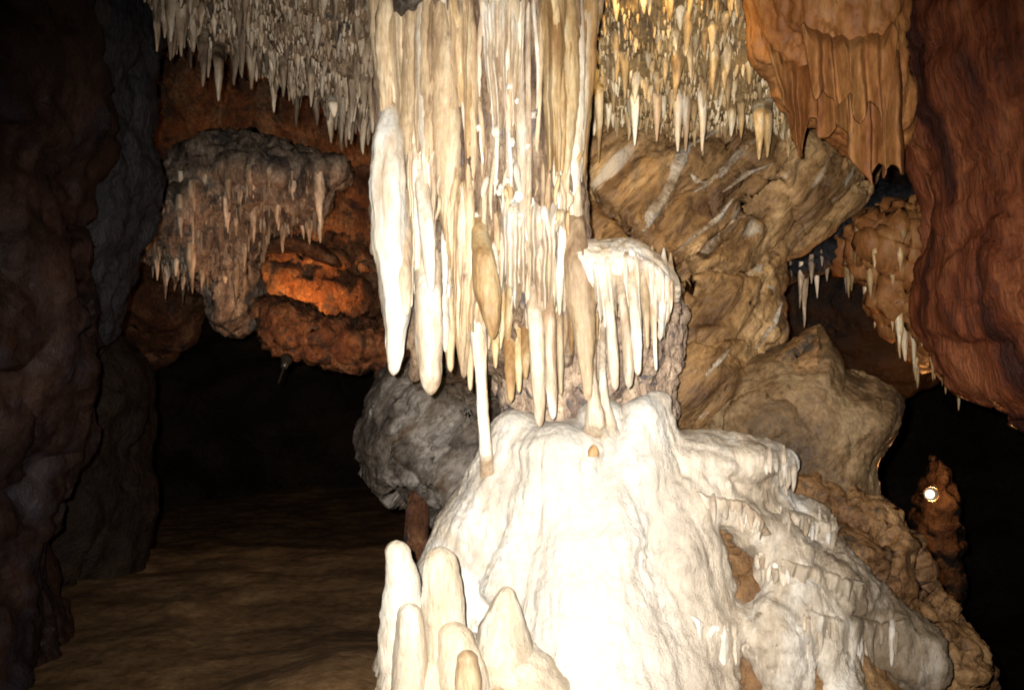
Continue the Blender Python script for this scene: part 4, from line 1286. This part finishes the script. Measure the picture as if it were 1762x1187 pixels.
def scatter(owner, r, n, mat, label, group, ln, wd, mind, box, seed, shape=None, rim=0.0, tiny=0, name="stalactite"):
    """hang n separate stalactites from the front of a rock; the countless tiny ones become one crust object"""
    rng = np.random.RandomState(seed)
    ok, px, py = in_view(r.v)
    m = (r.n[:, 1] < .15) & (r.n[:, 2] < .55) & (px > box[0]) & (px < box[2]) & (py > box[1]) & (py < box[3])
    idx = np.flatnonzero(m)
    rng.shuffle(idx)
    chosen, pos = [], np.zeros((0, 3))
    for i in idx:
        q = r.v[i]
        if len(pos) and (np.linalg.norm((pos - q) * np.array([1, 1, .45]), axis=1) < mind).any():
            continue
        pos = np.vstack([pos, q])
        chosen.append(i)
        if len(chosen) >= n:
            break
    us = UNITS[mat.name]
    for k, i in enumerate(chosen):
        q = r.v[i] - r.n[i] * .015
        u_ = rng.uniform()
        L = (ln[0] + (ln[1] - ln[0]) * u_ ** 2) * (1.3 if r.n[i, 2] < -.5 else 1)
        w = wd[0] + (wd[1] - wd[0]) * (.5 * u_ + .5 * rng.uniform())
        loc_ = .55 + 1.1 * float(np.clip(.5 + 1.1 * perlin(q[None] * 3.1)[0], 0, 1))
        L *= loc_; w *= .7 + .5 * loc_
        o = add(name, us[rng.randint(len(us))], mat, parent=owner, loc=q)
        o.scale = (w * 10, w * 10, L)
        o.rotation_euler = (rng.uniform(-.05, .05), rng.uniform(-.05, .05), rng.uniform(0, 6.28))
    if tiny:
        sel = rng.choice(idx, min(tiny, len(idx)), replace=False)
        V, Fq, c = [], [], 0
        units = []
        for k in range(5):
            v, f = spindle([(0, 0, .2, .08), (0, 0, 0, .1), (0, 0, -.6, .06), (0, 0, -1, .015)], n=6, seg=.16, seed=500 + k, rough=.15)
            units.append((v, f))
        for i in sel:
            v, f = units[rng.randint(5)]
            L = rng.uniform(.35, 1.3) * ln[0]
            w = rng.uniform(.5, 1.2) * wd[0] * 10
            V.append(v * np.array([w, w, L]) + r.v[i] - r.n[i] * .01)
            Fq.append(f + c)
            c += len(v)
        add("stalactite_fringe", mesh_from("stalactite_fringe", np.concatenate(V), np.concatenate(Fq)), mat, parent=owner, kind="stuff")


scatter(fieldL, r_fl, 280, M_TEETH, "grey stalactite in the dense ceiling field left of the column", "stalactites of the left ceiling field", (.05, .18), (.012, .030), .046, (235, -60, 665, 205), 1, tiny=3000)
scatter(fieldR, r_fr, 280, M_TEETH_Y, "cream stalactite in the dense ceiling field right of the column", "stalactites of the right ceiling field", (.05, .17), (.011, .027), .043, (1000, -60, 1385, 245), 2, tiny=2800)
scatter(shelf, r_shelf, 80, M_TEETH, "grey stalactite hanging from the rock shelf in the left rear chamber", "stalactites of the rear shelf", (.10, .32), (.016, .034), .08, (250, 290, 560, 480), 3, tiny=300)
scatter(rp1, r_p1, 26, M_TEETH, "small grey stalactite under the tilted rock face's dark edge", "stalactites of the blue-grey overhang", (.10, .25), (.012, .022), .06, (1330, 380, 1600, 480), 4)
scatter(rp2, r_p2, 70, M_TEETH_Y, "orange stalactite tooth on the ragged overhang above the dark passage", "stalactites of the orange overhang", (.10, .28), (.012, .024), .06, (1455, 390, 1680, 645), 5)
# singled-out hanging stalactites
drip("stalactite", [(1548, 480, 14), (1549, 540, 9), (1555, 580, 6), (1558, 622, 2)], 6.8, M_TAN, label="long pale spike stalactite hanging over the dark right passage", group=G, seed=400)
for k, (x, y0, y1, w) in enumerate([(349, 80, 150, 8), (376, 105, 175, 9), (416, 60, 135, 7), (487, 118, 168, 7), (535, 130, 185, 6), (605, 140, 212, 8), (626, 140, 205, 7), (641, 150, 230, 9), (270, 40, 90, 6), (293, 50, 105, 7)]):
    lab = ["largest pale drop-shaped stalactite at the left field's lower edge", "pale drop-shaped stalactite hanging just right of the largest one, left field", "third pale drop-shaped stalactite along the left field's lower edge",
           "stubby pale stalactite midway along the left field's lower edge", "thin pale stalactite right of the stubby one, left field", "pale spike near the column at the left field's lower edge",
           "short pale spike second nearest the column in the left field", "pale spike touching the column's left side", "leftmost thin stalactite of the left ceiling field", "second thin stalactite from the left field's outer end"][k]
    drip("stalactite", [(x, y0 - 30, w * 1.1, 6.3), (x, y0, w), (x + 1, y0 + (y1 - y0) * .4, w * .75), (x, y1, w * .18)], 6.1, M_TEETH, label=lab, group="larger drops of the left ceiling field", seed=420 + k)
drip("stalactite", [(571, 165, 4, 6.2), (573, 178, 8), (574, 188, 7), (575, 203, 2)], 6.0, M_WHITE, label="small bright white drop hanging alone under the left field", group="larger drops of the left ceiling field", seed=440)
for k, (x, y0, y1, w) in enumerate([(1092, 170, 252, 8), (1130, 165, 245, 8), (1166, 150, 262, 10), (1180, 170, 262, 8), (1208, 160, 262, 8), (1258, 190, 236, 8), (1306, 200, 276, 10), (1320, 200, 272, 9), (1030, 160, 280, 8), (1275, 180, 240, 7)]):
    lab = ["cream spike nearest the column in the right field's lower row", "second cream spike from the column in the right field's lower row", "longest cream spike in the middle of the right field", "cream spike close beside the longest one, right field",
           "last of the cream spikes before the gap, right field", "short pale spike right of the gap, right field", "long pale spike at the outer end of the right field", "twin of the long pale spike at the right field's outer end",
           "slim tan spike against the column's right side", "slight pale spike between gap and outer twins, right field"][k]
    drip("stalactite", [(x, y0 - 30, w * 1.1, 5.7), (x, y0, w), (x + 1, y0 + (y1 - y0) * .4, w * .75), (x, y1, w * .18)], 5.5, M_CREAM if k < 5 else M_TEETH_Y, label=lab, group="larger spikes of the right ceiling field", seed=450 + k)

_d = r_low.front(147, 740, 12)
drip("stalactite", [(134, 680, 1.5, _d + .02), (142, 715, 3, _d), (147, 745, 6, _d - .01), (146, 768, 3, _d)], _d, M_TEETH, label="small pale drip standing out on the dark left wall", seed=480)
# little flowstone frills on the brown boulder
for k, (x, y0, y1, w) in enumerate([(1318, 690, 735, 3), (1326, 688, 752, 2.6), (1338, 690, 728, 2.4), (1352, 694, 722, 2.2), (1366, 698, 735, 2)]):
    o = drip("drip", [(x - 4, y0 - 12, w, 5.45), (x, y0, w), (x, (y0 + y1) / 2, w * .7), (x + 3, y1, w * .3)], 5.36, M_CREAM, cat=None, parent=bank, seed=470 + k, n=10)

# ------------------------------------------------------------------ cave lamps
def cave_lamp(loc, aim, energy, color, label, bulb_r=.05, shaded=True):
    loc = np.asarray(loc)
    e = bpy.data.objects.new("cave_lamp", None)
    COL.objects.link(e)
    e.location = loc
    e["label"] = label
    e["category"] = "lamp"
    ang = np.linspace(0, 2 * math.pi, 16, endpoint=False)

    def lathe(prof):
        v = np.array([[r * math.cos(a), r * math.sin(a), z] for (r, z) in prof for a in ang])
        fs = [[i * 16 + j, i * 16 + (j + 1) % 16, (i + 1) * 16 + (j + 1) % 16, (i + 1) * 16 + j] for i in range(len(prof) - 1) for j in range(16)]
        return v, np.array(fs)
    q = Vector(aim).to_track_quat('Z', 'Y')
    hm = bpy.data.materials.new("lamp_housing")
    hm.use_nodes = True
    hb = hm.node_tree.nodes["Principled BSDF"]
    hb.inputs["Base Color"].default_value = (.10, .08, .06, 1)
    hb.inputs["Metallic"].default_value = .7
    hb.inputs["Roughness"].default_value = .35
    k = bulb_r
    v, f = lathe([(.002, -2.6 * k), (.9 * k, -2.5 * k), (1.0 * k, -1.2 * k), (1.5 * k, 0), (1.7 * k, 1.4 * k), (1.6 * k, 1.4 * k), (1.4 * k, .05 * k), (.9 * k, -.8 * k)])
    h = add("housing", mesh_from("housing", v, f), hm, parent=e)
    h.location = (0, 0, 0)
    h.rotation_euler = q.to_euler()
    bm_ = bpy.data.materials.new("lamp_bulb")
    bm_.use_nodes = True
    nb = bm_.node_tree.nodes["Principled BSDF"]
    nb.inputs["Emission Color"].default_value = (1.0, .86, .62, 1)
    nb.inputs["Emission Strength"].default_value = 2.0
    v, f = lathe([(.002 + k * math.sin(t_), k * math.cos(t_)) for t_ in np.linspace(0, math.pi, 10)])
    bb = add("bulb", mesh_from("bulb", v, f), bm_, parent=e)
    bb.location = (0, 0, 0)
    bb.rotation_euler = q.to_euler()
    v, f = lathe([(.25 * k, -2.4 * k), (.25 * k, -9 * k)])
    br = add("bracket", mesh_from("bracket", v, f), hm, parent=e)
    br.location = (0, 0, 0)
    br.rotation_euler = q.to_euler()
    lo_ = loc + np.asarray(aim) / np.linalg.norm(aim) * k * 2.2
    if not shaded:                              # bare bulb: the light sits at its glowing top
        lo_ = loc + np.array([.03, -.05, .12])
    lamp_light("cave_lamp_light", lo_, energy, color, k if shaded else .004, aim if shaded else None)
    return e


cave_lamp(W(1600, 850, 8.2), (-.15, -.97, .15), 90, (1.0, .40, .11), "lit cave lamp glowing in the dark right passage", .036, False)
rock("added_knoll", [(1570, 905), (1578, 850), (1596, 806), (1606, 786), (1622, 800), (1640, 842), (1650, 905), (1640, 1100), (1570, 1100)], 8.75, .25, .15, .03, M_SHELL, "added dark rock knoll catching the glow of the passage lamp", "rock", steps=(("fbm", .08, 4, 4), ("facet", .05, 6, .02)))  # rock added behind the lamp so its glow has a surface to show on
cave_lamp(W(520, 560, 10.2), (-.05, .6, .8), 75, (1.0, .42, .12), "lamp sunk behind the red bank lighting the orange hollow", .035)
cave_lamp(W(492, 622, 7.9), (.03, .8, .6), 55, (1.0, .48, .20), "small dim lamp below the red bank in the left chamber", .03)
_q = W(1075, -110, r_fr.front(1075, -110, 14))
cave_lamp(_q + np.array([.0, -.42, .05]), (0, .8, -.6), 42, (1.0, .66, .22), "lamp above the picture lighting the yellow ceiling beside the column", .04)
